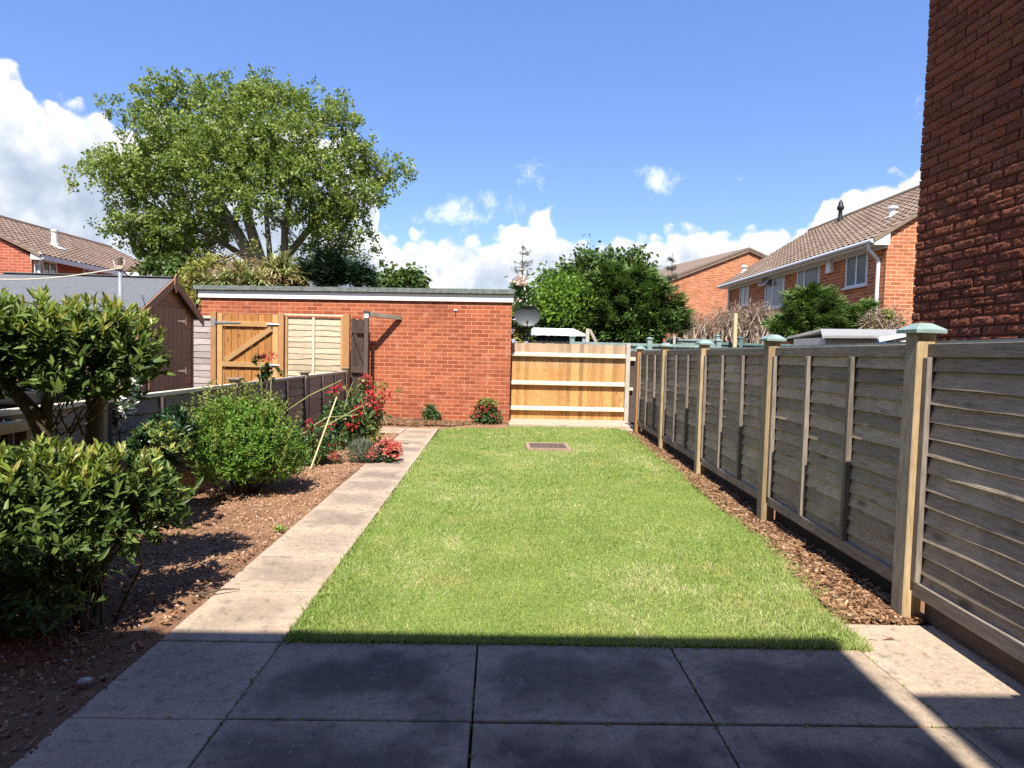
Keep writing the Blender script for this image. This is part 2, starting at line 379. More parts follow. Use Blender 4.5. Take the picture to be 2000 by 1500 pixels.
M['zinc'] = plain('zinc', (.55, .57, .58), .38, metal=.8, noise=.15)
M['grey_paint'] = plain('grey_paint', (.24, .26, .28), .5, noise=.15)
M['dish_grey'] = plain('dish_grey', (.085, .095, .10), .5, noise=.15, scale=30)
M['black_plastic'] = plain('black_plastic', (.018, .018, .02), .45, noise=.2)
M['slate_plastic'] = plain('slate_plastic', (.16, .18, .22), .55, noise=.1)
M['store_grey'] = plain('store_grey', (.27, .27, .26), .7, noise=.12)
M['rope'] = plain('rope', (.62, .55, .42), .8)
M['bark'] = plain('bark', (.10, .075, .05), .9, noise=.5, scale=25, bump=.8)
M['bark_grey'] = plain('bark_grey', (.25, .23, .18), .9, noise=.4, scale=9, bump=.8)
M['twig'] = plain('twig', (.40, .31, .23), .9, noise=.3, scale=20)
M['cane'] = plain('cane', (.55, .47, .26), .6, noise=.2, scale=30)
M['cane_green'] = plain('cane_green', (.28, .30, .10), .6, noise=.25, scale=20)
M['stone_white'] = plain('stone_white', (.46, .43, .38), .85, noise=.3, scale=30)
M['iron'] = plain('iron', (.11, .075, .055), .85, noise=.5, scale=25, bump=.8)
M['cover_rim'] = plain('cover_rim', (.30, .205, .14), .9, noise=.3, scale=20, bump=.4)
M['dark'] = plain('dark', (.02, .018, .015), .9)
M['glass'] = glass('glass', (.10, .125, .14))
M['pane_blind'] = plain('pane_blind', (.15, .17, .20), .25, spec=.7, noise=.2, scale=2)
def roofmat(name, a, b, lich):
    m, t, out = newmat(name); g = t('ShaderNodeNewGeometry'); r = rndattr(t)
    n = t('ShaderNodeTexNoise', i_Vector=g.outputs['Position'], i_Scale=1.1, i_Detail=6, i_Roughness=.7)
    n2 = t('ShaderNodeTexNoise', i_Vector=g.outputs['Position'], i_Scale=9, i_Detail=5, i_Roughness=.7)
    c = t.ramp(t.math('ADD', t.math('MULTIPLY', r, .5), t.math('MULTIPLY', n.outputs[0], .5)), [(.2, a), (.8, b)])
    c = t.mix(t.math('MULTIPLY', t.smooth(n2.outputs[0], .54, .7), .5), c, lich)
    finish(t, out, c, .9, n2.outputs[0], .3, .02, spec=.15); return m
M['tile_brown'] = roofmat('tile_brown', (.14, .098, .075), (.25, .185, .14), (.31, .25, .19))
M['tile_grey'] = roofmat('tile_grey', (.15, .10, .08), (.25, .18, .14), (.30, .24, .17))

def slabmat():
    m, t, out = newmat('paving_slab'); uv = t('ShaderNodeUVMap').outputs[0]; r = rndattr(t); g = t('ShaderNodeNewGeometry'); P = g.outputs['Position']
    a = t('ShaderNodeTexNoise', i_Vector=P, i_Scale=3.1, i_Detail=7, i_Roughness=.62)
    b = t('ShaderNodeTexNoise', i_Vector=P, i_Scale=45, i_Detail=6, i_Roughness=.75)
    c = t('ShaderNodeTexNoise', i_Vector=P, i_Scale=230, i_Detail=3, i_Roughness=.7)
    base = t.ramp(b.outputs[0], [(.3, (.325, .245, .172)), (.7, (.54, .415, .295))])
    # weathered dark lichen patch in the middle of each slab, worn pale rim; high r also paints in patio shade
    s = t('ShaderNodeSeparateXYZ', i_0=uv)
    ex = t.math('MINIMUM', t.math('MULTIPLY', t.math('MINIMUM', s.outputs[0], t.math('SUBTRACT', .9, s.outputs[0])), 1.0), t.math('MINIMUM', s.outputs[1], t.math('SUBTRACT', .6, s.outputs[1])))
    e = t.math('ADD', ex, t.math('MULTIPLY', t.math('SUBTRACT', a.outputs[0], .5), .75))
    e = t.math('ADD', e, t.math('MULTIPLY', t.math('SUBTRACT', b.outputs[0], .5), .22))
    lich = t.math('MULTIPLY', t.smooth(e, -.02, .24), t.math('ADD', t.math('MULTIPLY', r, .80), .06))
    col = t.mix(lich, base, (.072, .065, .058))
    d_ = t('ShaderNodeTexNoise', i_Vector=P, i_Scale=14, i_Detail=8, i_Roughness=.72)
    col = t.mix(t.math('MULTIPLY', t.smooth(d_.outputs[0], .50, .68), .55), col, (.085, .078, .07))
    col = t.mix(t.math('MULTIPLY', t.smooth(d_.outputs[0], .44, .30), .35), col, (.56, .47, .37))
    col = t.mix(t.math('MULTIPLY', t.smooth(c.outputs[0], .50, .66), .55), col, (.09, .082, .075))
    vs = t('ShaderNodeTexVoronoi', i_Vector=P, i_Scale=23, i_Randomness=1.0)
    col = t.mix(t.math('MULTIPLY', t.math('MULTIPLY', t.smooth(vs.outputs['Distance'], .20, .10), t.smooth(a.outputs[0], .5, .6)), .5), col, (.50, .44, .36))
    v = t('ShaderNodeHueSaturation', i_Color=col, i_Value=t.math('ADD', t.math('MULTIPLY', r, -.26), 1.08))  # high r also darkens the patio slabs lying in the house shade
    finish(t, out, v.outputs[0], .92, t.math('ADD', b.outputs[0], t.math('MULTIPLY', c.outputs[0], .4)), .45, .006, spec=.2); return m
M['slab'] = slabmat()
def soilmat(name, a, b, c3):
    m, t, out = newmat(name); g = t('ShaderNodeNewGeometry'); P = g.outputs['Position']
    n = t('ShaderNodeTexNoise', i_Vector=P, i_Scale=60, i_Detail=6, i_Roughness=.75); n2 = t('ShaderNodeTexNoise', i_Vector=P, i_Scale=2.2, i_Detail=5)
    c = t.ramp(t.math('ADD', t.math('MULTIPLY', n.outputs[0], .6), t.math('MULTIPLY', n2.outputs[0], .4)), [(.3, a), (.55, b), (.75, c3)])
    finish(t, out, c, .95, n.outputs[0], .8, .015, spec=.1); return m
M['soil'] = soilmat('soil', (.13, .068, .038), (.25, .14, .08), (.37, .225, .14))
M['earth'] = soilmat('earth', (.04, .03, .02), (.07, .055, .03), (.09, .08, .04))
def rampmat(name, cols, rough=.9, spec=.15):
    m, t, out = newmat(name); r = rndattr(t); k = len(cols)
    c = t.ramp(r, [(i/(k-1), cc) for i, cc in enumerate(cols)]); g = t('ShaderNodeNewGeometry')
    n = t('ShaderNodeTexNoise', i_Vector=g.outputs['Position'], i_Scale=90, i_Detail=4)
    v = t('ShaderNodeHueSaturation', i_Color=c, i_Value=t.math('ADD', t.math('MULTIPLY', n.outputs[0], .6), .7))
    finish(t, out, v.outputs[0], rough, n.outputs[0], .5, .004, spec=spec); return m
M['clod'] = rampmat('clod', [(.14, .072, .04), (.25, .132, .075), (.34, .19, .108), (.40, .235, .14), (.45, .32, .215)])
M['chip'] = rampmat('chip', [(.05, .025, .014), (.13, .065, .032), (.24, .135, .07), (.34, .21, .12), (.48, .36, .24)])
def rusticmat():
    m, t, out = newmat('rustic_brick'); r = rndattr(t); g = t('ShaderNodeNewGeometry'); P = g.outputs['Position']
    n = t('ShaderNodeTexNoise', i_Vector=P, i_Scale=75, i_Detail=6, i_Roughness=.75); n2 = t('ShaderNodeTexNoise', i_Vector=P, i_Scale=1.1, i_Detail=4)
    c = t.ramp(r, [(0, (.13, .042, .028)), (.35, (.20, .066, .04)), (.7, (.24, .085, .05)), (1, (.15, .055, .042))])
    c = t.mix(t.math('MULTIPLY', t.smooth(n.outputs[0], .52, .66), .75), c, (.42, .20, .12)); c = t.mix(t.math('MULTIPLY', t.smooth(n.outputs[0], .46, .34), .7), c, (.06, .022, .017))  # pale speckle paints grazing-sun highlights into the brick colour
    c = t.mix(t.math('MULTIPLY', t.smooth(n2.outputs[0], .5, .7), .3), c, (.09, .04, .03))
    finish(t, out, c, .95, n.outputs[0], .9, .008, spec=.08); return m
M['rustic'] = rusticmat()
M['rustic_plain'] = rampmat('rustic_brick', [(.17, .054, .034), (.25, .082, .05), (.32, .125, .072), (.21, .074, .052)])
M['mortar'] = plain('mortar', (.085, .05, .038), .95, noise=.3, scale=40, bump=.5)
M['lawn_soil'] = soilmat('lawn_soil', (.10, .14, .03), (.19, .25, .055), (.30, .31, .11))
M['grass'] = leafmat('grass', [(.18, .265, .055), (.25, .345, .085), (.32, .405, .12), (.39, .45, .16), (.60, .56, .31)], .36, .55, .15, 1.2, 1.9, (.50, .46, .18))
M['shrub'] = leafmat('shrub_leaf', [(.03, .055, .014), (.07, .115, .024), (.125, .185, .035), (.20, .26, .055), (.35, .34, .10)], .22, .52, .28)
M['young'] = leafmat('young_lit_leaf', [(.13, .21, .03), (.21, .29, .05), (.32, .35, .085), (.37, .32, .10)], .3, .38, .45)  # young leaves; the yellow-green also paints sunlit highlights on the shrub tops
M['round_leaf'] = leafmat('round_leaf', [(.05, .125, .016), (.11, .225, .026), (.19, .31, .04), (.29, .40, .065)], .3, .4, .45)
M['dark_leaf'] = leafmat('dark_leaf', [(.018, .045, .016), (.03, .07, .022), (.05, .10, .03)], .2, .3, .5)
M['rose_leaf'] = leafmat('rose_leaf', [(.025, .06, .02), (.05, .10, .03), (.085, .15, .04), (.15, .20, .05)], .25, .35, .5)
M['lime_leaf'] = leafmat('lime_leaf', [(.12, .17, .03), (.22, .26, .05), (.33, .31, .08), (.36, .24, .09)], .3)
M['lavender'] = leafmat('lavender_leaf', [(.07, .095, .055), (.14, .165, .10), (.23, .25, .16)], .15, .6)
M['petal_red'] = leafmat('petal_red', [(.36, .016, .022), (.54, .04, .045), (.64, .13, .11)], .3, .5, .2, 1.1)
M['petal_coral'] = leafmat('petal_coral', [(.48, .07, .05), (.62, .17, .12), (.70, .32, .25)], .3, .5, .2, 1.1)
M['petal_pale'] = leafmat('petal_pale', [(.72, .52, .42), (.8, .7, .6)], .3, .5, .2, 1.0)
M['petal_white'] = leafmat('petal_white', [(.7, .66, .6), (.82, .8, .76)], .3, .5, .2, 1.0)
M['tree_leaf'] = leafmat('tree_leaf', [(.055, .10, .02), (.11, .175, .035), (.18, .25, .05), (.27, .33, .08), (.37, .40, .13)], .34, .42, .35)
M['oak_leaf'] = leafmat('oak_leaf', [(.04, .08, .02), (.08, .135, .03), (.13, .19, .045)], .25, .45)
M['conifer'] = leafmat('conifer_leaf', [(.035, .07, .02), (.075, .14, .035), (.14, .22, .05), (.24, .31, .085)], .12, .55, .25)
M['conifer_dark'] = leafmat('conifer_dark_leaf', [(.012, .03, .014), (.022, .05, .02), (.035, .075, .028)], .08, .55, .25)
M['hedge_leaf'] = leafmat('hedge_leaf', [(.05, .11, .014), (.095, .18, .02), (.15, .25, .03), (.23, .29, .05)], .3)
M['plume'] = leafmat('plume', [(.30, .19, .07), (.42, .29, .12), (.50, .38, .18)], .2, .7, .1)
M['sword'] = leafmat('sword_leaf', [(.09, .13, .03), (.18, .22, .06), (.30, .32, .12), (.42, .40, .20)], .2, .4, .4)
M['dry'] = leafmat('dry_twig', [(.17, .115, .085), (.28, .20, .15), (.42, .33, .25)], .1, .8, .1)

# ================================================================== THE GROUND
def pts_in(poly, n):
    P = np.array(poly); lo, hi = P.min(0), P.max(0); out = []
    tot = 0
    while tot < n:
        q = RNG.uniform(lo, hi, (int(n*1.6)+16, 2)); ins = np.zeros(len(q), bool)
        for i in range(len(P)):
            a, b = P[i], P[(i+1) % len(P)]
            c = ((a[1] > q[:, 1]) != (b[1] > q[:, 1])) & (q[:, 0] < (b[0]-a[0])*(q[:, 1]-a[1])/(b[1]-a[1]+1e-12)+a[0])
            ins ^= c
        out.append(q[ins]); tot += ins.sum()
    return np.concatenate(out)[:n]
m = MB(); m.poly([(-900, -600, -.10), (900, -600, -.10), (900, 2500, -.10), (-900, 2500, -.10)])
tag(m.build('ground', M['earth']), kind='structure')

def height(x, y): return .018*np.sin(3.1*x+1)*np.sin(2.3*y)+.012*np.sin(7.7*x+2.1*y)+.008*np.sin(13*y-5*x)
def bed(name, x0, x1, y0, y1, step, base, amp, mat, edge=None):
    xs = np.arange(x0, x1+1e-6, step); ys = np.arange(y0, y1+1e-6, step); X, Y = np.meshgrid(xs, ys)
    Z = base+height(X, Y)*amp+RNG.normal(0, .0035, X.shape)*amp
    if edge is not None: Z = np.minimum(Z, edge(X, Y))
    n, k = len(xs), len(ys); I = np.arange(n*k).reshape(k, n)
    F = np.stack([I[:-1, :-1], I[:-1, 1:], I[1:, 1:], I[1:, :-1]], -1).reshape(-1, 4)
    me = mesh_from(name, np.stack([X, Y, Z], -1).reshape(-1, 3), faces=[F], rnd=RNG.random(len(F)))
    return tag(smooth(link(name, me, mat)), kind='structure')
bed('flower_bed', -2.95, -1.535, -.9, 10.12, .03, .0, 1.0, M['soil'], lambda x, y: np.where(x > -1.60, -.02+(-1.535-x)*.3, 9))
bed('bark_bed', -2.95, .20, 10.86, 12.6, .05, .035, .8, M['soil'], lambda x, y: np.where(y < 10.98, -.02+(y-10.86)*.4, 9))
bed('fence_border', 1.72, 2.9, 2.9, 11.5, .045, -.012, .6, M['soil'])

# lawn
def vnoise(x, y, sc, seed):             # smooth value noise on the plan
    g = np.random.default_rng(seed).random((64, 64)); fx, fy = x/sc+31.7, y/sc+17.3; ix, iy = np.floor(fx).astype(int), np.floor(fy).astype(int)
    u, v = fx-ix, fy-iy; u, v = u*u*(3-2*u), v*v*(3-2*v); G = lambda i, j: g[(ix+i) % 64, (iy+j) % 64]
    return (G(0, 0)*(1-u)+G(1, 0)*u)*(1-v)+(G(0, 1)*(1-u)+G(1, 1)*u)*v
lawn = [(-.945, 2.803), (1.735, 2.803), (1.745, 3.075), (1.84, 3.1), (1.93, 3.7), (2.0, 4.39), (2.07, 5.6), (2.17, 7.76), (2.25, 9.5), (2.33, 11.36), (.25, 11.34), (-.05, 11.28), (-.5, 11.14), (-.75, 10.9), (-.99, 10.68)]
m = MB(); m.poly([(x, y, .004) for x, y in lawn]); tag(m.build('lawn', M['lawn_soil']), kind='structure')
q = np.concatenate([pts_in(lawn, 200000), np.stack([RNG.uniform(-.95, 2.0, 60000), 2.8+np.abs(RNG.normal(0, 1.0, 60000))], -1)])
ok = (q[:, 1] < 3.08) & (q[:, 0] > 1.74); q = q[~ok]
xr = np.interp(q[:, 1], [p[1] for p in lawn[2:10]], [p[0] for p in lawn[2:10]]); q = q[(q[:, 0] < xr+RNG.normal(0, .02, len(q))) & (q[:, 0] > -.96-.004*q[:, 1]*.5)]
cov = (q[:, 0] > .42) & (q[:, 0] < 1.06) & (q[:, 1] > 8.50) & (q[:, 1] < 9.10); q = q[~cov]
e1 = np.stack([np.full(3500, -.95)+RNG.normal(0, .012, 3500), RNG.uniform(2.8, 10.6, 3500)], -1)          # ragged edges
e2 = np.stack([RNG.uniform(-.95, 1.74, 2600), 2.795+RNG.normal(0, .012, 2600)], -1)
e3 = np.stack([1.755+RNG.normal(0, .025, 900), 2.80+RNG.uniform(-.03, .3, 900)], -1)
e4 = np.stack([np.zeros(5000), RNG.uniform(3.1, 11.3, 5000)], -1); e4[:, 0] = np.interp(e4[:, 1], [p[1] for p in lawn[3:10]], [p[0] for p in lawn[3:10]])+RNG.normal(0, .03, 5000)
q = np.concatenate([q, e1, e2, e3, e4]); n = len(q)
far = np.clip((q[:, 1]-3)/7, 0, 1)
tall = RNG.gamma(6, 1/6, n)*(.0165+.005*np.sin(q[:, 0]*2.1+1.3)*np.sin(q[:, 1]*1.4))
tall[-12000:] *= 1.35
lean = rdir(n)*RNG.uniform(.2, 1.05, n)[:, None]; lean[:, 2] = 1
ax = nrm(lean); side = rdir(n); wd = .0036+.006*far
GT = (np.array([(0, -.5, 0), (0, .5, 0), (.55, -.42, .10), (.55, .42, .10), (1, 0, .45)], float), [np.array([(2, 3, 4)]), np.array([(0, 1, 3, 2)])])
patch = .5+.5*np.sin(q[:, 0]*3.3+np.sin(q[:, 1]*2.2)*1.5)*np.sin(q[:, 1]*1.9+.8*np.sin(q[:, 0]*4))
v1_, v2_, v3_ = vnoise(q[:, 0], q[:, 1], .55, 3), vnoise(q[:, 0], q[:, 1], .17, 4), vnoise(q[:, 0], q[:, 1], .06, 5)
patch = np.clip(v1_*.55+v2_*.3+v3_*.25, 0, 1)
rn = np.clip(RNG.beta(2.2, 2.6, n)*.55+.60*(patch-.5)+.16+RNG.normal(0, .04, n), 0, 1); rn[RNG.random(n) < .03+.30*np.clip(patch-.52, 0, 1)] = 1.0
rn[(v2_ > .8) & (v1_ > .45) & (RNG.random(n) < .35)] = 1.0
tall *= .65+.55*vnoise(q[:, 0], q[:, 1], .045, 8)+.35*vnoise(q[:, 0], q[:, 1], .2, 9); Mx = frames(ax, side, tall, wd, tall*.5)
tag(link('lawn_grass', scatter('lawn_grass', GT[0], GT[1], Mx, np.column_stack([q, np.full(n, .002)]), rn), M['grass']), 'short sunlit green lawn grass with yellowish patches', 'grass', kind='stuff')
# clover and weeds in the lawn: flat rosettes of broad leaves
c = np.concatenate([pts_in([(-.8, 3), (1.7, 3), (2.0, 9), (-.8, 9)], 5), np.array([(1.38, 3.35), (1.62, 2.9), (1.66, 2.86), (-.9, 3.3), (-.9, 2.84)])])
P = np.repeat(c, 12, 0); n = len(P); d = rdir(n); d[:, 2] = np.abs(d[:, 2])*.5+.25
P3 = np.column_stack([P+d[:, :2]*.02, np.full(n, .02)])
tag(link('lawn_weeds', scatter('lawn_weeds', *LEAF, frames(d, np.tile([0, 0, 1.], (n, 1))+rdir(n)*.2, RNG.uniform(.015, .032, n), RNG.uniform(.007, .014, n)), P3, .15+RNG.random(n)*.5), M['grass']), 'broad-leaved weeds and clover growing in the lawn', 'weeds', kind='stuff')

# paving: real slabs with open joints
def slab(m, x0, x1, y0, y1, z=.0, t=.045, r=None, uvmax=(.9, .6)):
    g = random.uniform(.003, .0065); x0 += g; x1 -= g; y0 += g; y1 -= g; b = len(m.v); r = random.random() if r is None else r
    dz = [random.uniform(-.0025, .0025) for _ in range(4)]; tz = random.uniform(-.003, .003)
    nx = 6; ny = 5; w = .0035
    for (X, Y, k) in ((x0, y0, 0), (x1, y0, 1), (x1, y1, 2), (x0, y1, 3)): m.v.append((X, Y, z-t))
    ring = ((x0, y0), (x1, y0), (x1, y1), (x0, y1))
    for X, Y in ring: m.v.append((X, Y, z+tz-.004))
    for (X, Y), (sx, sy) in zip(ring, ((1, 1), (-1, 1), (-1, -1), (1, -1))): m.v.append((X+sx*.004, Y+sy*.004, z+tz))
    U = [(0, 0), (uvmax[0], 0), uvmax, (0, uvmax[1])]
    for i in range(4):
        j = (i+1) % 4
        m.face([b+i, b+j, b+4+j, b+4+i], [(0, 0)]*4, r); m.face([b+4+i, b+4+j, b+8+j, b+8+i], [U[i], U[j], U[j], U[i]], r)
    m.face([b+8, b+9, b+10, b+11], U, r)
X0, Y0, PW = -.9635, 2.795, .563
cols = [X0-PW, X0, X0+.9, X0+1.8, X0+2.7, 2.30]
m = MB(); y = Y0; rows = []
while y > -.95: rows.append((y-.6, y)); y -= .6
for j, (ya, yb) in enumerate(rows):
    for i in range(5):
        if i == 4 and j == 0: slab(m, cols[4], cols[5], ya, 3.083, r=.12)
        else: slab(m, cols[i], cols[i+1], max(ya, -.94), yb, r=random.uniform(.1, .35) if i == 0 else random.uniform(.7, 1.0))  # high r puts the house shade into the patio slab colour
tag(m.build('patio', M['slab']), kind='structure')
m = MB(); y = Y0
for k in range(13):
    dx = -.004*k; slab(m, X0-PW+dx, X0+dx, y, y+.6, r=random.uniform(.2, .55)); y += .6
    if y > 10.3: break
slab(m, X0-PW-.05, X0-.06, y, 10.84, r=.2); ytop = 10.82
for k in range(3): slab(m, X0-PW-.65-.6*k, X0-PW-.05-.6*k, 10.14, 10.84+.03*k, r=random.uniform(.1, .3))
tag(m.build('path', M['slab']), kind='structure')
m = MB(); m.box((1.42, 11.93, -.005), (2.40, 1.02, .11), r=0); tag(bevel(m.build('concrete_step', M['slab']), .008), 'pale concrete step along the foot of the tan board fence', 'step')
m = MB(); m.box((2.44, 11.16, .0), (.36, .3, .05), r=.1); tag(bevel(m.build('paving_slab', M['slab']), .006), 'small pale slab below the corner of the concrete step', 'slab')

# moss and seedlings in the open joints
J = []
for i in range(1, 5):
    for k in range(26): J.append((cols[i]+random.gauss(0, .004), 2.795-abs(random.gauss(0, .45))))
for k in range(70): J.append((random.uniform(-1.5, 2.2), 2.195+random.gauss(0, .004)))
for k in range(60): J.append((X0-PW*random.random()-.02, 2.795+.6*random.randrange(0, 12)+random.gauss(0, .004)))
J = np.repeat(np.array([j for j in J if random.random() < .55]), 7, 0)+RNG.normal(0, .008, (0, 2)).sum(); n = len(J); d = rdir(n); d[:, 2] = np.abs(d[:, 2])+.2
J = J+RNG.normal(0, .006, (n, 2))
tag(link('joint_moss', scatter('joint_moss', *LEAF, frames(d, np.tile([0, 0, 1.], (n, 1))+rdir(n)*.3, RNG.uniform(.006, .016, n), RNG.uniform(.003, .007, n)), np.column_stack([J, np.full(n, -.004)]), RNG.random(n)*.5), M['grass']), 'moss and seedlings in the open joints between the slabs', 'moss', kind='stuff')
# clods, pebbles, bark chips
def stones(name, poly, n, smin, smax, z, mat, flat=.7, zf=None, pw=2.5):
    q = pts_in(poly, n); s = smin+(smax-smin)*RNG.random(n)**pw
    Mx = frames(rdir(n), rdir(n), s*RNG.uniform(.8, 1.4, n), s, s*flat)
    zz = z+(height(q[:, 0], q[:, 1]) if zf else 0)+s*.18
    return link(name, scatter(name, *ICO, Mx, np.column_stack([q, zz]), RNG.random(n)), mat)
bedpoly = [(-2.8, 1.2), (-1.56, 1.2), (-1.56, 10.0), (-2.75, 10.0)]
tag(stones('soil_clods', bedpoly, 32000, .004, .026, -.0, M['clod'], zf=1, pw=3.2), 'crumbly reddish brown soil clods covering the flower bed', 'soil', kind='stuff')
tag(stones('spilt_soil', [(-1.545, 1.9), (-1.50, 1.9), (-1.53, 6), (-1.56, 9.9), (-1.59, 9.9)], 700, .003, .013, .0, M['clod']), 'crumbs of soil spilt over the path edge', 'soil', kind='stuff')
n = 380; q = pts_in([(-2.6, 1.6), (-1.56, 1.6), (-1.56, 7), (-2.6, 7)], n); d = rdir(n); d[:, 2] *= .15
tag(link('bed_litter', scatter('bed_litter', *CUBE, frames(d, np.tile([0, 0, 1.], (n, 1)), RNG.uniform(.02, .075, n), RNG.uniform(.002, .006, n), RNG.uniform(.002, .004, n)), np.column_stack([q, .014+height(q[:, 0], q[:, 1])]), RNG.uniform(.5, 1, n)), M['chip']), 'dry twigs and straw scattered on the soil', 'litter', kind='stuff')
tag(stones('pale_pebbles', [(-2.5, 1.8), (-1.56, 1.8), (-1.56, 5.2), (-2.5, 5.2)], 70, .008, .030, .002, M['stone_white'], .6, 1), 'small pale pebbles lying about the dark soil', 'pebbles', kind='stuff')
def chips(name, poly, n, z, label, lo=.018, hi=.07):
    q = pts_in(poly, n); d = rdir(n); d[:, 2] *= .22; nm = np.tile([0, 0, 1.], (n, 1))+rdir(n)*.35
    L = lo+(hi-lo)*RNG.random(n)**1.6
    me = scatter(name, *CUBE, frames(d, nm, L, RNG.uniform(.006, .018, n), RNG.uniform(.003, .007, n)), np.column_stack([q, z+RNG.uniform(0, .022, n)+.6*height(q[:, 0], q[:, 1])]), RNG.beta(1.6, 2.2, n))
    tag(link(name, me, M['chip']), label, 'bark mulch', kind='stuff')
fr = lambda y: 2.224+.0383*(y-3.196)
chips('bark_mulch', [(1.80, 3.09), (2.27, 3.09), (2.5, 8), (2.62, 11.3), (2.32, 11.36), (2.15, 7.76), (1.98, 4.39)], 15000, -.004, 'brown bark chips in the strip below the grey fence')
chips('bark_mulch', [(-2.9, 10.9), (-.8, 10.95), (-.4, 11.2), (.2, 11.35), (.2, 11.7), (-2.9, 12.1)], 6500, .04, 'brown bark chips along the foot of the garage wall', .03, .09)
m = MB(); m.lathe((-1.60, 2.40, .022), [(.0, .012), (.015, .010), (.027, .003), (.026, -.012), (0, -.016)], 12, (Vector((1, .2, 0)), Vector((-.1, .62, 0)), Vector((.1, 0, 1))))
tag(smooth(m.build('stone', M['stone_white'], None, (-1.6, 2.4, 0))), 'flat white stone at the shaded edge of the patio', 'stone')
m = MB(); m.tube([(-1.62, 3.25, .03), (-1.55, 3.29, .022), (-1.47, 3.33, .03), (-1.40, 3.38, .012)], [.006, .007, .005, .003], 6)
tag(m.build('fallen_stick', M['bark'], None, (-1.6, 3.3, 0)), 'short dark stick lying over the path edge', 'stick')
t = thing('drain_cover', 'rusty iron drain cover set into the far end of the lawn', 'drain cover', (.74, 8.8, 0))
m = MB()
for c, s in (((.74, 9.075, .02), (.62, .05, .05)), ((.74, 8.525, .02), (.62, .05, .05)), ((.455, 8.8, .021), (.05, .5, .05)), ((1.025, 8.8, .021), (.05, .5, .05))): m.box(c, s)
m.build('rim', M['cover_rim'], t)
m = MB(); m.box((.74, 8.8, .017), (.52, .50, .04))
for i in range(6):
    for j in range(6): m.box((.54+.08*i, 8.6+.08*j, .039), (.045, .012, .006))
m.build('lid', M['iron'], t)

# ================================================================== FENCES
def lap_panel(name, mat, parent, p0, p1, z0, z1, nrm_, rows, thick=.009, wav=.006, tilt=.014, seg=14, label=None):
    """overlapping waney boards between p0 and p1 (plan points); nrm_: the side one looks at"""
    p0, p1 = np.array(p0, float), np.array(p1, float); L = np.linalg.norm(p1-p0); d = (p1-p0)/L; nn = np.array(nrm_, float)
    V = []; Fc = []; UV = []; rn = []; ex = (z1-z0)/rows
    for k in range(rows):
        zb = z0+k*ex-.022; zt = z0+(k+1)*ex+.006; r = random.random(); u0 = random.random()*30; b = len(V)
        ph = [random.uniform(0, 6.3) for _ in range(4)]; warp = random.uniform(-1, 1)*.0018; am = wav*random.choice((.3, .6, 1, 1.5))
        for i in range(seg+1):
            u = L*i/seg
            wz = am*(math.sin(u*4.1+ph[0])+.6*math.sin(u*9.7+ph[1])); wo = warp*math.sin(u*3.4+ph[2])+.0012*math.sin(u*7+ph[3])
            q = p0+d*u
            for z, o in ((zb+wz, tilt+wo), (zt, .001), (zt, .001-thick), (zb+wz, tilt-thick+wo)):
                V.append((q[0]+nn[0]*o, q[1]+nn[1]*o, z))
        for i in range(seg):
            a, c = b+4*i, b+4*i+4; ua, uc = L*i/seg+u0, L*(i+1)/seg+u0; hgt = zt-zb
            for (e, f, va, vb) in ((0, 1, 0, hgt), (1, 2, hgt, hgt+.01), (2, 3, .3+hgt, .3), (3, 0, -.01, 0)):
                Fc.append([a+e, c+e, c+f, a+f]); UV += [(ua, va), (uc, va), (uc, vb), (ua, vb)]; rn.append(r)
    return link(name, mesh_from(name, V, polys=Fc, uv=UV, rnd=rn), mat, parent, label=label)
Zv = Vector((0, 0, 1))
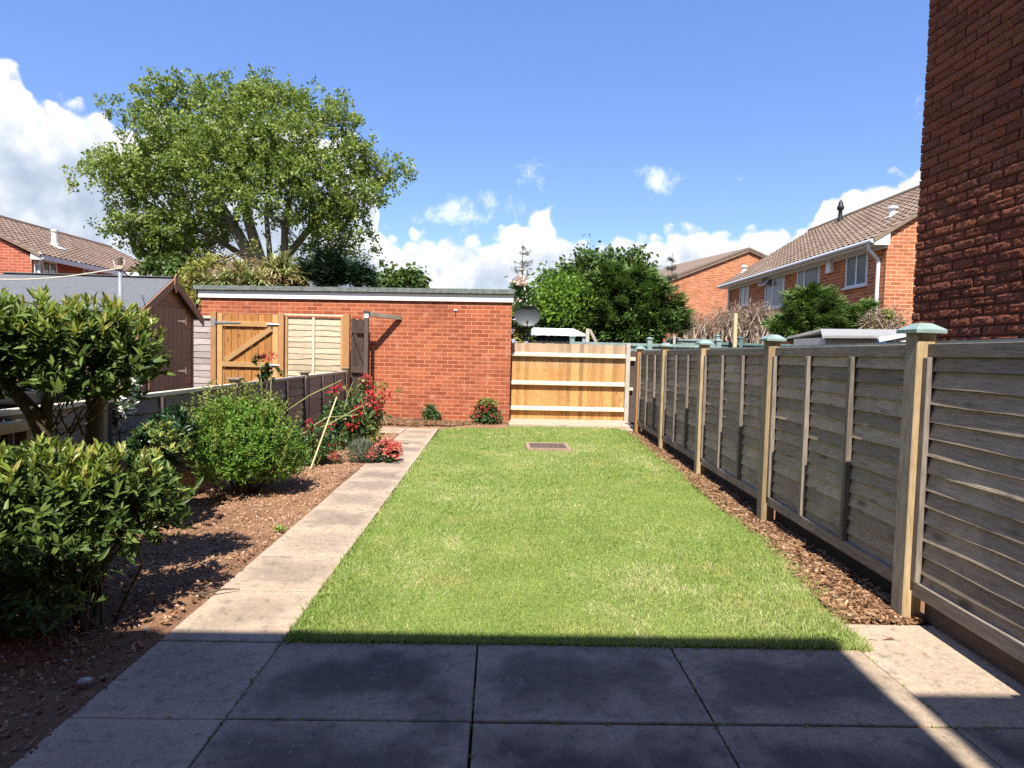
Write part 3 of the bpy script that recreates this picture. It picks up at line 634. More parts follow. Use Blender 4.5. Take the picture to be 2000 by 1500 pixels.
# --- right boundary fence: posts with caps and lap panels
fd = Vector((.0383, 1, 0)).normalized(); fn = Vector((-fd.y, fd.x, 0))          # along, and towards our lawn
F0 = Vector((2.224, 3.196, 0)); SP = 1.9216
fence = thing('panel_fence', 'weathered grey lap panel fence with teal post caps along the right of the lawn', 'fence', tuple(F0))
for k in range(-2, 5):
    b = F0+fd*(SP*k)+Vector((-.002, 0, 0)); g = k == 4
    hgt = 1.50 if g else 1.525
    m = MB(); m.box(b+Zv*(hgt/2-.05), (.10, .10, hgt+.10), (Vector((1, 0, 0)), Vector((0, 1, 0)), Zv))
    po = m.build('post', M['post_brown'] if g else M['post_tan'], fence)
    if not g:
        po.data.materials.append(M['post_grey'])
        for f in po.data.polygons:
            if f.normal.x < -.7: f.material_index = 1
    bevel(po, .005)
    m = MB(); c = b+Zv*(hgt-.012); s = .072
    pr = [(s*1.12, 0), (s*1.12, .018), (s*.98, .026), (s*.45, .052), (.0, .056)]
    ax4 = (Vector((1, 1, 0)).normalized()*1.414, Vector((-1, 1, 0)).normalized()*1.414, Zv)
    m.lathe(c, pr, 4, (Vector((1, 1, 0)), Vector((-1, 1, 0)), Zv)); m.poly([c+Vector((x*s*1.12, y*s*1.12, 0)) for x, y in ((-1, -1), (-1, 1), (1, 1), (1, -1))])
    m.build('cap', M['teal'], po)
    if g: break
    a = b+fd*.05; e = b+fd*(SP-.05); a2 = Vector((a.x+.0, a.y, 0)); e2 = Vector((e.x, e.y, 0))
    top = 1.459; bot = .135
    a.x += .04; e.x += .04
    pl = lap_panel('panel', M['fence_grey'], fence, (a.x, a.y), (e.x, e.y), bot+.06, top-.03, fn, 14 if k != 1 else 13, thick=.011, seg=24, wav=.003 if k < 0 else .002, tilt=.030 if k < 0 else .024)
    for zr_, dr_, sr_ in ((top-.036, .016, (.034, .07)), (bot+.035, .020, (.05, .075))):
        m = MB(); m.box((a+e)/2+fn*dr_+Zv*zr_, ((e-a).length, *sr_), (fd, fn, Zv)); bevel(m.build('rail', M['fence_batten'], pl), .003)
    nb = 4
    for i in (range(nb) if k >= 0 else (0, nb-1)):
        u = .022+((e-a).length-.044)*i/(nb-1)
        m = MB(); m.box(a+fd*u+fn*.038+Zv*((top+bot)/2), (.038, .036, top-bot-.145), (fd, fn, Zv)); bevel(m.build('batten', M['fence_batten'], pl), .003)
    m = MB(); m.box((a+e)/2-fn*.03+Zv*(top+.006), ((e-a).length, .055, .014), (fd, fn, Zv)); m.build('capping', M['teal'], pl)
    m = MB(); m.box((a+e)/2-fn*.045+Zv*.06, ((e-a).length, .03, .15), (fd, fn, Zv)); m.build('gravel_board', M['dark'] if k >= 0 else M['gate_dark'], pl)  # near-black strip stands in for the shaded gap under the panel
# --- tan close-board fence at the end
BY0, BX0, BX1, BSL = 12.35, .27, 2.57, .042
bf = thing('board_fence', 'new tan close-board fence with three pale rails at the end of the lawn', 'fence', (1.4, 12.4, 0))
def byy(x): return BY0+(x-BX0)*BSL
m = MB(); x = BX0; dv = Vector((1, BSL, 0)).normalized(); nv = Vector((BSL, -1, 0)).normalized()
nbd = 27; bw = (BX1-BX0)/nbd
for i in range(nbd):
    c = Vector((BX0+(i+.5)*bw, byy(BX0+(i+.5)*bw), .81)); tw = dv*math.cos(.09)+nv*math.sin(.09)
    m.box(c+Zv*random.uniform(-.006, .006), (bw+.02, .012, 1.53), (tw, tw.cross(Zv)*-1, Zv))
m.build('boards', M['board_tan'], bf)
for z in (1.345, .775, .262):
    m = MB(); a = Vector((BX0-.04, byy(BX0-.04), z))+nv*.045; e = Vector((BX1+.0, byy(BX1), z))+nv*.045
    pts = [nv*-.03+Zv*-.038, nv*.040+Zv*-.030, nv*.040+Zv*.010, nv*-.03+Zv*.048]
    m.prism([a+p for p in pts], e-a); m.build('rail', M['rail_pale'], bf)
m = MB(); m.box((.225, 12.33, .80), (.09, .09, 1.62)); m.build('post', M['gate_dark'], bf, label='dark end post standing for the shaded gap at the garage side')  # dark wood colour paints the shade of the gap beside the garage
m = MB(); m.box((2.615, 12.36, .79), (.085, .085, 1.66)); bevel(m.build('post', M['grey_timber'], bf), .005)
m = MB(); m.box((2.86, 12.43, .74), (.40, .012, 1.45)); m.build('boards', M['gate_dark'], bf, label='narrow dark board strip beside the end post')
m = MB(); m.box((2.70, 12.37, 1.31), (.14, .04, .075)); m.build('rail', M['rail_pale'], bf); m = MB(); m.box((2.69, 12.37, .70), (.1, .04, .06)); m.build('rail', M['rail_pale'], bf)
# --- left boundary fence
lf = thing('low_fence', 'low grey-brown lap panel fence along the left flower bed', 'fence', (-2.79, 6, 0))
ly = [1.9, 4.36, 6.62, 8.97, 11.36]
for k, y in enumerate(ly):
    if k < len(ly)-1 or True:
        m = MB(); m.box((-2.80, y, .47), (.095, .09, 1.06)); po = bevel(m.build('post', M['post_tan'] if k < 2 else M['left_fence'], lf), .004)
        m = MB(); m.box((-2.80, y, 1.012), (.14, .14, .022)); bevel(m.build('cap', M['left_fence'], po), .004)
    if k < len(ly)-1:
        a, e = y+.045, ly[k+1]-.045; zt = .945
        pl = lap_panel('panel', M['left_fence'], lf, (-2.80, e), (-2.80, a), .22, zt-.02, (1, 0), 7, seg=22, tilt=.022, thick=.011)
        m = MB(); m.box((-2.80, (a+e)/2, zt), (.05, e-a, .036)); bevel(m.build('rail', M['rail_pale'] if k < 2 else M['grey_timber'], pl), .004)
        for i in range(4):
            m = MB(); m.box((-2.764, a+.02+(e-a-.04)*i/3, .57), (.03, .036, .70)); m.build('batten', M['gate_dark'], pl)
        m = MB(); m.box((-2.775, (a+e)/2, .165), (.03, e-a, .135)); m.box((-2.777, (a+e)/2, .02), (.03, e-a, .14)); bevel(m.build('gravel_board', M['post_brown'], pl), .004)
# timber frame leaning by the low fence at the far left
t = thing('timber_rack', 'open pale timber frame with dark inside beside the low fence', 'frame', (-2.7, 3.55, 0))
for y in (2.85, 3.58):
    m = MB(); m.box((-2.72, y, .40), (.07, .045, .88)); bevel(m.build('upright', M['post_tan'], t), .004)
m = MB(); m.box((-2.72, 3.21, .872), (.08, .80, .06)); bevel(m.build('rail', M['post_tan'], t), .004)
m = MB(); m.box((-2.735, 3.21, .72), (.04, .66, .05)); bevel(m.build('rail', M['grey_timber'], t), .004)
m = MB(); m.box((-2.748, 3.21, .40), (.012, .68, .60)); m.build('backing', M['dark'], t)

# ================================================================== GARAGE
gu = Vector((-1, .13, 0)).normalized(); gn = Vector((-.13, -1, 0)).normalized(); GR = Vector((.235, 11.62, 0)); GL = 6.22
def gpt(u, o=0, z=0): return GR+gu*u+gn*o+Zv*z
def gray(px, py, o=0):                  # where a sight line meets the garage wall
    d = ray(px, py); c = GR+gn*o; s = (c-CAM).dot(gn)/d.dot(gn); return CAM+d*s
gar = thing('brick_garage', 'long flat-roofed red brick garage across the end of the garden', 'garage', tuple(gpt(3, -2.5)))
m = MB(); bk = Vector((-.03, 5, 0)); A, B = gpt(0), gpt(GL); C, Dd = B+bk, A+bk; H = 2.315
for p, q in ((A, B), (B, C), (C, Dd), (Dd, A)): m.poly([q-Zv*.1, p-Zv*.1, p+Zv*H, q+Zv*H][::1])
m.build('wall', M['garage_brick'], gar)
m = MB(); m.box(gpt(GL/2, .02, 2.385), (GL+.06, .05, .145), (gu, gn*-1, Zv)); m.prism([gpt(-.03, -.01, 2.3125), gpt(-.03, -.01, 2.3125)+bk, gpt(.02, -.01, 2.3125)+bk, gpt(.02, -.01, 2.3125)], (0, 0, .145)); bevel(m.build('fascia', M['white'], gar), .003)
m = MB(); m.prism([gpt(-.055, .10, 2.465), gpt(GL+.10, .10, 2.465), gpt(GL+.10, .10, 2.465)+bk*1.03, gpt(-.055, .10, 2.465)+bk*1.03], (0, 0, .085)); m.box(gpt(GL/2+.022, .062, 2.50), (GL+.155, .024, .10), (gu, gn*-1, Zv)); bevel(m.build('roof', M['felt_edge'], gar), .012, 2)
p = gray(890, 606)
m = MB(); m.box(p+gn*.012, (.06, .02, .022), (gu, gn*-1, Zv)); m.tube([p+gn*.01, p+gn*.09, p+gn*.10+Zv*.02], .007, 6)
tag(m.build('wall_hook', M['white'], None, tuple(p)), 'small pale hook on the upper garage wall', 'hook')
# satellite dish on the garage corner
dc = at(1030, 617, 12.75); DK = 12.75/11.18; dn = Vector((-.03, -1, -.10)).normalized(); du = Vector((1, 0, 0)).cross(dn).normalized(); dr = dn.cross(du)
t = thing('satellite_dish', 'round grey satellite dish fixed at the garage corner', 'dish', tuple(dc))
dr = Vector((1, -.03, 0)).normalized(); du = dr.cross(dn).normalized(); du = du if du.z > 0 else -du
m = MB(); n = 32; prof = [(a*DK, b*DK) for a, b in [(0, -.055), (.08, -.050), (.15, -.034), (.205, -.012), (.232, 0), (.236, .006), (.236, -.006), (.2, -.026), (.1, -.062), (0, -.072)]]
m.lathe(dc, [(a, b) for a, b in prof], n, (dr, du*.80, dn)); smooth(m.build('reflector', M['dish_grey'], t))
m = MB(); a = dc-du*.17-dn*.03; f = dc+dn*.30-du*.135+dr*-.0; m.tube([a, dc-du*.235+dn*.08, f-du*.02], .011, 6); m.build('arm', M['black_plastic'], t)
m = MB(); hd = (dc-f).normalized(); m.tube([f, f+hd*.03, f+hd*.07], [.017, .026, .026], 10); m.build('receiver', M['black_plastic'], t)
m = MB(); w = Vector((.235, 12.93, dc.z)); m.tube([dc-dn*.085, dc-dn*.14-Zv*.03, w+Vector((.06, .0, -.08)), w-Zv*.08], .016, 8); m.box(w-Zv*.08+Vector((.0, .0, 0)), (.02, .12, .2)); m.build('bracket', M['zinc'], t)

# ================================================================== GATES AND LIGHT PANELS BY THE GARAGE
GY = 11.55
def gx(px, py=680): return at(px, py, GY).x
def gz(px, py): return at(px, py, GY).z
TOP = 1.975
xl, xg0, xg1, xp1, xp2 = gx(378), gx(414), gx(425), gx(544), gx(556)
xe = gx(671)
t = thing('lap_panel', 'grey weathered lap panel between shed and new gate', 'fence panel', ((xl+xg0)/2, GY, 0))
lap_panel('boards', M['lap_grey'], t, (gx(362), GY+.02), (xg0, GY+.02), .1, TOP-.11, (0, -1), 15, seg=6)
m = MB(); m.box(((gx(362)+xg0)/2, GY-.0, TOP-.085), (xg0-gx(362), .04, .045)); m.build('rail', M['rail_pale'], t)
t = thing('gate_post', 'orange-brown post carrying the hinges of the new timber gate', 'post', (xg0, GY, 0))
m = MB(); m.box(((xg0+xg1)/2-.01, GY, TOP/2-.03), (xg1-xg0-.005, .10, TOP+.08)); bevel(m.build('post', M['post_brown'], t), .005)
gt = thing('timber_gate', 'new orange timber gate with a diagonal brace in front of garage', 'gate', (xg1, GY, 0))
m = MB(); nb = 9; w = (xp1-xg1-.01)/nb
for i in range(nb): m.box((xg1+.005+(i+.5)*w, GY+.015+.004*(i % 2), 1.02), (w-.010, .018, 1.88)); 
m.build('boards', M['gate_orange'], gt)
for x in (xg1+.05, xp1-.05):
    m = MB(); m.box((x, GY-.012, 1.02), (.095, .04, 1.88)); bevel(m.build('stile', M['gate_frame'], gt), .004)
rx0, rx1 = xg1+.099, xp1-.099
z1, z2, z3 = gz(485, 633), gz(485, 712), .2
for z in (z1, z2, z3):
    m = MB(); m.box(((rx0+rx1)/2, GY-.014, z), (rx1-rx0, .042, .095)); bevel(m.build('rail', M['gate_frame'], gt), .004)
for za, zb in ((z2+.05, z1-.05), (z3+.05, z2-.05)):
    m = MB(); m.beam((rx0+.05, GY-.016, za+.02), (rx1-.02, GY-.016, zb-.02), .095, .036, Vector((0, -1, 0)) if False else Zv); bevel(m.build('brace', M['gate_frame'], gt), .004)
for z in (z1+.02, z3+.02):
    m = MB(); m.prism([(xg1+.0, GY-.042, z-.022), (xg1+.44, GY-.042, z-.008), (xg1+.44, GY-.042, z+.008), (xg1+.0, GY-.042, z+.022)], (0, -.006, 0)); m.box((xg1-.055, GY-.054, z), (.05, .006, .15))
    m.tube([(xg1-.022, GY-.056, z-.03), (xg1-.022, GY-.056, z+.03)], .009, 8); m.build('hinge', M['zinc'], gt)
for z in (z1+.005, z2-.0):
    m = MB(); m.box((xp1-.11, GY-.040, z), (.14, .006, .05)); m.tube([(xp1-.20, GY-.052, z), (xp1+.05, GY-.052, z)], .010, 8); m.tube([(xp1-.12, GY-.055, z), (xp1-.12, GY-.085, z-.02)], .008, 6); m.build('bolt', M['zinc'], gt)
t = thing('gate_post', 'orange-brown post between the new gate and the pale lap panel', 'post', (xp1, GY, 0))
m = MB(); m.box(((xp1+xp2)/2, GY, TOP/2), (xp2-xp1-.012, .10, TOP+.05)); bevel(m.build('post', M['post_brown'], t), .005)
t = thing('lap_panel', 'pale new lap panel between two timber posts beside the gate', 'fence panel', ((xp2+xe)/2, GY, 0))
lap_panel('boards', M['lap_pale'], t, (xp2+.02, GY+.02), (xe-.02, GY+.02), .12, TOP-.05, (0, -1), 17, seg=12, wav=.008)
for x in (xp2+.035, (xp2+xe)/2-.01, xe-.03):
    m = MB(); m.box((x, GY-.006, TOP/2), (.045, .032, TOP-.06)); bevel(m.build('batten', M['rail_pale'] if x < xe-.1 and x > xp2+.1 else M['gate_frame'], t), .003)
m = MB(); m.box(((xp2+xe)/2, GY-.008, TOP+.0), (xe-xp2, .05, .03)); m.build('rail', M['rail_pale'], t)
t = thing('corner_post', 'thick orange-brown post at the end of the low fence', 'post', (xe+.05, GY, 0))
m = MB(); m.box((xe+.062, GY-.03, TOP/2), (.12, .10, TOP+.06)); bevel(m.build('post', M['post_brown'], t), .005)
# dark gate in the shade, seen nearly edge on
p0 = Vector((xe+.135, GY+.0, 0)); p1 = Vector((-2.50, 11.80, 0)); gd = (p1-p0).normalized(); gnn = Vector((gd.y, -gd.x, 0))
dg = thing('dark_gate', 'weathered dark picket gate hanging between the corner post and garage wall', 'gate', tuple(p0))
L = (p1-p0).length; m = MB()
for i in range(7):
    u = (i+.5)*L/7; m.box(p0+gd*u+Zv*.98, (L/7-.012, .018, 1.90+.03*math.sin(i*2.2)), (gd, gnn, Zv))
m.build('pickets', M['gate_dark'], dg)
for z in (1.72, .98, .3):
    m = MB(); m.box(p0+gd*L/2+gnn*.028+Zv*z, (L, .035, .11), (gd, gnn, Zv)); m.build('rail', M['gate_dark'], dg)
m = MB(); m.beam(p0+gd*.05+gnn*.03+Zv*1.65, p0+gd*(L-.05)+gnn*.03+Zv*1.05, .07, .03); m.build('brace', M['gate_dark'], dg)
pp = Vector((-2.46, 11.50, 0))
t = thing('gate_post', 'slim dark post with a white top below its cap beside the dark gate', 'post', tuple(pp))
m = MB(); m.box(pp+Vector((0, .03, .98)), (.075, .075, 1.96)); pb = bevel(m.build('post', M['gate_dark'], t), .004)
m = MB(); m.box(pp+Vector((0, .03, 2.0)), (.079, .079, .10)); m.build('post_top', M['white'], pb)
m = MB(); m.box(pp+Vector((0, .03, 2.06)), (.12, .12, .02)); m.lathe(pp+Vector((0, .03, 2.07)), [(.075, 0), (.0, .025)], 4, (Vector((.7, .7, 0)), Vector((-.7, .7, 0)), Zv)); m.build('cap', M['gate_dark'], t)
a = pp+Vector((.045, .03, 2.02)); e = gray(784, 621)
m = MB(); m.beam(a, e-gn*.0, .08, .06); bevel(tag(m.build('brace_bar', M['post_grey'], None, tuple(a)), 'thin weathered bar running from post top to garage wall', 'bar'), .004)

# ================================================================== SHED (left neighbour)
sx = -4.85; nr = atx(270, 607, sx); fa = atx(390, 617, sx); ap = atx(338, 543, sx)
sy0, sy1 = nr.y, fa.y; sm = (sy0+sy1)/2; rz = ap.z; ez = rz-.52; sl = 2.40; wy0, wy1 = sy0+.10, sy1-.10
sh = thing('garden_shed', 'brown timber garden shed with grey felt roof beyond the low fence', 'shed', (sx-sl/2, sm, 0))
pitch = (rz-ez)/((sy1-sy0)/2)
def shz(y): return rz-abs(y-sm)*pitch-.05
def boarded(m, y0, y1, z0, z1, x, r=None):
    k = max(1, int((z1-z0)/.125)); hh = (z1-z0)/k
    for i in range(k):
        za = z0+i*hh; zb = za+hh; ya, yb = y0, y1
        m.prism([(x, ya, za), (x, yb, za), (x, yb, zb-.006), (x, ya, zb-.006)], (-.016, 0, 0), random.random())
m = MB()
zz = 0
while zz < rz-.1:
    zb = zz+.125
    f = lambda z: max(0, min(wy1-sm, (rz-.06-z)/pitch))
    if f(zz) > .02: m.prism([(sx-.06, sm-f(zz), zz), (sx-.06, sm+f(zz), zz), (sx-.06, sm+f(zb-.006), zb-.006), (sx-.06, sm-f(zb-.006), zb-.006)], (-.016, 0, 0), random.random())
    zz = zb
m.box((sx-.08, sm, .98), (.02, wy1-wy0-.01, 1.7)); m.build('gable_wall', M['shed_brown'], sh)
m = MB(); zz = 0
while zz < shz(wy0)-.02:
    zb = min(zz+.125, shz(wy0)); m.prism([(sx-.08, wy0, zz), (sx-sl+.1, wy0, zz), (sx-sl+.1, wy0+.006, zb-.005), (sx-.08, wy0+.006, zb-.005)], (0, .016, 0), random.random()); zz = zb
m.box((sx-sl/2, wy1, ez/2), (sl-.2, .02, ez)); m.box((sx-sl+.1, sm, ez/2), (.02, wy1-wy0, ez)); m.build('side_wall', M['shed_side'], sh)
for y_, z_ in ((wy0+.02, ez), (wy1-.02, ez-.06)):
    m = MB(); m.box((sx-.075, y_, z_/2), (.05, .05, z_)); m.build('corner_trim', M['shed_brown'], sh)
rf = MB()
for s, ye in ((-1, sy0-.02), (1, sy1+.02)):
    ze = rz-(sm-sy0+.02)*pitch
    P = [(sx+.03, sm, rz), (sx-sl-.05, sm, rz), (sx-sl-.05, ye, ze), (sx+.03, ye, ze)]
    P = P if s < 0 else P[::-1]
    rf.prism(P, (0, 0, -.03))
rfo = rf.build('roof', M['shed_felt'], sh)
for s, ye in ((-1, sy0-.04), (1, sy1+.04)):
    m = MB(); ze = rz-(abs(ye-sm))*pitch
    m.prism([(sx+.035, sm, rz-.005), (sx+.035, ye, ze-.005), (sx+.035, ye, ze-.13), (sx+.035, sm, rz-.125)], (.02, 0, 0)); m.build('bargeboard', M['shed_brown'], rfo)
m = MB(); m.prism([(sx+.058, sm-.045, rz+.0), (sx+.058, sm-.05, rz-.10), (sx+.058, sm, rz-.22), (sx+.058, sm+.05, rz-.10), (sx+.058, sm+.045, rz), (sx+.058, sm, rz+.06)], (.018, 0, 0)); m.build('finial', M['shed_brown'], rfo)
m = MB(); m.box((sx-sl/2, sm, rz+.006), (sl+.06, .10, .012)); m.build('ridge_strip', M['shed_felt'], rfo)
dy0, dy1, dz1 = atx(294, 650, sx).y, atx(366, 660, sx).y, atx(330, 600, sx).z
m = MB(); nb = 8; w = (dy1-dy0)/nb
for i in range(nb): m.box((sx-.035, dy0+(i+.5)*w, dz1/2+.05), (.022, w-.009, dz1-.1))
m.box((sx-.046, (dy0+dy1)/2, dz1/2+.05), (.006, dy1-dy0, dz1-.1)); door = m.build('door', M['shed_brown'], sh)
for py in (628, 724):
    p = atx(359, py, sx-.02); m = MB(); m.prism([(sx-.020, p.y+.02, p.z-.022), (sx-.020, p.y-.20, p.z-.006), (sx-.020, p.y-.20, p.z+.006), (sx-.020, p.y+.02, p.z+.022)], (.006, 0, 0)); m.box((sx-.017, p.y+.045, p.z), (.008, .035, .10)); m.build('hinge', M['zinc'], door)
p = atx(296, 733, sx); m = MB(); m.lathe((sx-.022, p.y, p.z), [(.014, 0), (.014, .02), (0, .022)], 8, (Vector((0, 1, 0)), Zv, Vector((1, 0, 0)))); m.build('lock', M['black_plastic'], door)

# washing-line post and line
py0 = 6.0; pt = at(233, 503, py0); pb = at(236, 600, py0)
t = thing('line_post', 'tapered grey washing-line post with rope tied at its dark top', 'post', (pb.x, py0, 0))
m = MB(); m.tube([(pb.x, py0, -.1), (pb.x, py0, pb.z-.1), (pt.x+.005, py0, pt.z-.09)], [.026, .024, .014], 12); smooth(m.build('pole', M['grey_paint'], t))
m = MB(); m.tube([(pt.x+.005, py0, pt.z-.09), (pt.x+.005, py0, pt.z)], [.022, .022], 12); m.build('cap', M['bark'], t)
tp = Vector((pt.x+.005, py0, pt.z-.10)); m = MB()
for k in range(3): m.lathe(tp+Zv*(.012*k-.01), [(.026, -.006), (.033, 0), (.026, .006)], 10)
m.tube([tp+Vector((.03, -.02, 0)), tp+Vector((.06, -.02, .05)), tp+Vector((.05, -.02, .08))], .006, 5); m.tube([tp+Vector((-.03, -.02, 0)), tp+Vector((-.05, -.02, .07))], .006, 5); m.build('knot', M['rope'], t)
e = at(-160, 533, 5.2); m = MB()
m.tube([tp.lerp(e, k/14)-Zv*(.16*math.sin(math.pi*k/14)*.5) for k in range(15)], .0055, 6); tag(m.build('washing_line', M['rope'], None, tuple(tp)), 'pale rope washing line sagging away from the post to the left', 'rope')
e = at(262, 540, 8.6); m = MB(); m.tube([tp.lerp(e, k/6)-Zv*(.03*math.sin(math.pi*k/6)) for k in range(7)], .006, 5); tag(m.build('stay_line', M['bark'], None, tuple(tp)), 'dark stay line running from the post down to shed roof', 'rope')

# things standing behind the low fence
def rounded_box(m, c, s, ax=None): m.box(c, s, ax)
t = thing('storage_box', 'black plastic storage box with white lettering behind the low fence', 'box', (-3.65, 4.2, 0))
c = at(-15, 745, 4.25)
m = MB(); m.box((c.x, c.y+.25, .45), (.62, .5, .94)); bevel(m.build('body', M['black_plastic'], t), .02, 2)
m = MB(); m.box((c.x, c.y+.24, .975), (.68, .56, .12)); bevel(m.build('lid', M['black_plastic'], t), .03, 3)
fc = bpy.data.curves.new('lettering', 'FONT'); fc.body = 'SWF'; fc.size = .075; fc.extrude = .002; fc.align_x = 'LEFT'; fc.space_character = 1.1
tmp = bpy.data.objects.new('tmp', fc); COL.objects.link(tmp); bpy.context.view_layer.update()
me = bpy.data.meshes.new_from_object(tmp); bpy.data.objects.remove(tmp)
p = at(-2, 784, c.y-.01)
nV = len(me.vertices); cc = np.empty(nV*3, np.float32); me.vertices.foreach_get('co', cc); cc = cc.reshape(-1, 3)
me.vertices.foreach_set('co', np.stack([cc[:, 0]+p.x+cc[:, 1]*.12, np.full(nV, c.y-.003)-cc[:, 2], cc[:, 1]+p.z], -1).astype(np.float32).ravel())
link('lettering', me, M['white'], t)
t = thing('plastic_bin', 'slate grey plastic bin behind the low fence under the shrub', 'bin', (-4.2, 5.3, 0))
c = at(104, 770, 5.3)
m = MB(); b = [(-.13, -.12), (.13, -.12), (.13, .12), (-.13, .12)]
for i in range(4):
    a, e = b[i], b[(i+1) % 4]; m.poly([(c.x+a[0]*.85, 5.3+a[1]*.85, 0), (c.x+e[0]*.85, 5.3+e[1]*.85, 0), (c.x+e[0], 5.3+e[1], 1.0), (c.x+a[0], 5.3+a[1], 1.0)])
m.build('body', M['slate_plastic'], t)
m = MB(); m.box((c.x, 5.3, 1.02), (.32, .30, .05)); m.box((c.x, 5.24, 1.055), (.2, .18, .03)); bevel(m.build('lid', M['black_plastic'], t), .01, 2)

# ================================================================== HOUSES
def tile_roof(name, mat, parent, O, U, V, tw=.30, th=.33, rise=.035, roll=.035):
    O, U, V = np.array(O, float), np.array(U, float), np.array(V, float); nu = max(2, int(np.linalg.norm(U)/tw)); nv = max(2, int(np.linalg.norm(V)/th))
    N = np.cross(U, V); N /= np.linalg.norm(N); N = N if N[2] > 0 else -N
    prof = [(0, 0), (.18, 1), (.45, 1), (.63, .0)]
    us = [((i+a)/nu, hh*roll) for i in range(nu) for a, hh in prof]+[(1, 0)]; vs = []
    for k in range(nv): vs += [(k/nv, rise), ((k+1)/nv, 0)]
    P = np.array([[O+U*u+V*v+N*(hu+hv) for u, hu in us] for v, hv in vs]); k, n = len(vs), len(us)
    I = np.arange(n*k).reshape(k, n); F = np.stack([I[:-1, :-1], I[:-1, 1:], I[1:, 1:], I[1:, :-1]], -1).reshape(-1, 4)
    tr = RNG.random((nv+1, nu+1)); r = np.array([tr[j//2, min(i//4, nu)] for j in range(k-1) for i in range(n-1)])
    return link(name, mesh_from(name, P.reshape(-1, 3), faces=[F], rnd=r), mat, parent)
def window(parent, plane_x, y0, y1, z0, z1, out=-1, mull=(.5,), glassm='glass', sill=True, th=.05):
    """window in a wall whose face is x = plane_x and looks towards out * x"""
    x = plane_x+out*.012; m = MB(); zc, yc = (z0+z1)/2, (y0+y1)/2
    for y in (y0+.035, y1-.035): m.box((x, y, zc), (.06, .07, z1-z0))
    for z in (z0+.035, z1-.035): m.box((x, yc, z), (.06, y1-y0-.14, .07))
    for f in mull: m.box((x, y0+(y1-y0)*f, zc), (.055, .075, z1-z0-.14))
    w = m.build('window', M['white_plastic'], parent)
    m = MB(); m.box((x, yc, zc), (.012, y1-y0-.1, z1-z0-.1)); m.build('pane', M[glassm], w)
    if sill: m = MB(); m.box((x+out*.04, yc, z0-.03), (.16, y1-y0+.12, .055)); m.build('sill', M['white_plastic'], w)
    return w
# --- white-gutter house on the right
xF, yN, yR = 11.66, 18.5, 31.3; zE = 5.02; xRd, zRd = 15.75, 7.98
hr = thing('brick_house', 'brick house with brown tiled roof and white gutter beyond the right fence', 'house', (14, 25, 0))
m = MB(); xB = 2*xRd-xF
m.poly([(xF, yR, -.1), (xF, yN, -.1), (xF, yN, zE), (xF, yR, zE)]); m.poly([(xB, yN, -.1), (xB, yR, -.1), (xB, yR, zE), (xB, yN, zE)])
for y in (yN, yR): m.poly([(xF, y, -.1), (xB, y, -.1), (xB, y, zE+.27), (xRd, y, zRd-.05), (xF, y, zE+.27)])
m.build('wall', M['house_brick'], hr)
O = (xF-.48, yN-.12, zE+.06); Vv = (xRd-xF+.48, 0, zRd-zE-.06)
rfo = tile_roof('roof', M['tile_brown'], hr, O, (0, yR-yN+.24, 0), Vv)
m = MB(); m.poly([(xRd, yN-.12, zRd), (xRd, yR+.12, zRd), (xB+.48, yR+.12, zE+.06), (xB+.48, yN-.12, zE+.06)]); m.tube([(xRd, yN-.12, zRd+.02), (xRd, yR+.12, zRd+.02)], .11, 8)
for y in (yN-.10, yR+.10): m.beam((O[0], y, O[2]-.05), (xRd, y, zRd-.06), .11, .06)
m.build('ridge', M['tile_brown'], rfo)
m = MB(); m.box((xF-.2, (yN+yR)/2, zE-.09), (.44, yR-yN+.1, .04)); m.box((xF-.43, (yN+yR)/2, zE-.02), (.03, yR-yN+.14, .19)); m.box((xF-.015, (yN+yR)/2, zE-.15), (.05, yR-yN-.02, .08))
m.prism([(xF-.45, yN-.07, zE-.12), (xF+.02, yN-.07, zE-.12), (xF+.02, yN-.07, zE+.28), (xF-.45, yN-.07, zE+.02)], (0, -.035, 0)); m.build('fascia', M['white'], hr)
m = MB(); m.tube([(xF-.51, yN-.1, zE-.0), (xF-.51, yR+.1, zE-.0)], .065, 10); m.build('gutter', M['white_plastic'], hr)
m = MB(); yd = atx(1713, 560, xF-.07).y; m.tube([(xF-.50, yd-.2, zE-.05), (xF-.46, yd-.1, zE-.22), (xF-.09, yd, zE-.50), (xF-.07, yd, zE-.6), (xF-.07, yd, .2)], .055, 10); m.build('downpipe', M['white_plastic'], hr)
m = MB(); m.tube([(xF-.07, yR-.25, zE-.2), (xF-.07, yR-.25, .2)], .055, 8); m.build('downpipe', M['white_plastic'], hr)
def fz(px, py): return atx(px, py, xF)
for (a, b, mull, gm) in (((1698, 488), (1652, 565), (.5,), 'pane_blind'), ((1603, 516), (1556, 600), (.66,), 'pane_blind'), ((1534, 537), (1494, 606), (.58,), 'pane_blind'), ((1464, 554), (1445, 600), (.5,), 'glass')):
    pa, pb_ = fz(*a), fz(*b); window(hr, xF, pa.y, pb_.y, pb_.z+.02, pa.z+.04, -1, mull, gm)
    if a[0] in (1603, 1534):
        m = MB(); m.box((xF-.02, (pa.y+pb_.y)/2, (pa.z+.05+zE-.13)/2), (.05, abs(pa.y-pb_.y), max(.05, zE-.13-pa.z-.05))); m.build('panel', M['white'], hr)
q = fz(1500, 553); q2 = fz(1488, 560)    # top-hung vent, pushed open
m = MB(); c = Vector((xF-.17, fz(1500, 550).y, fz(1500, 550).z)); ax3 = (Vector((0, 1, 0)), Vector((.6, 0, .8)), Vector((-.8, 0, .6)))
for s in (-1, 1): m.box(c+ax3[0]*s*.33, (.07, .42, .05), ax3); m.box(c+ax3[1]*s*.19, (.60, .06, .05), ax3)
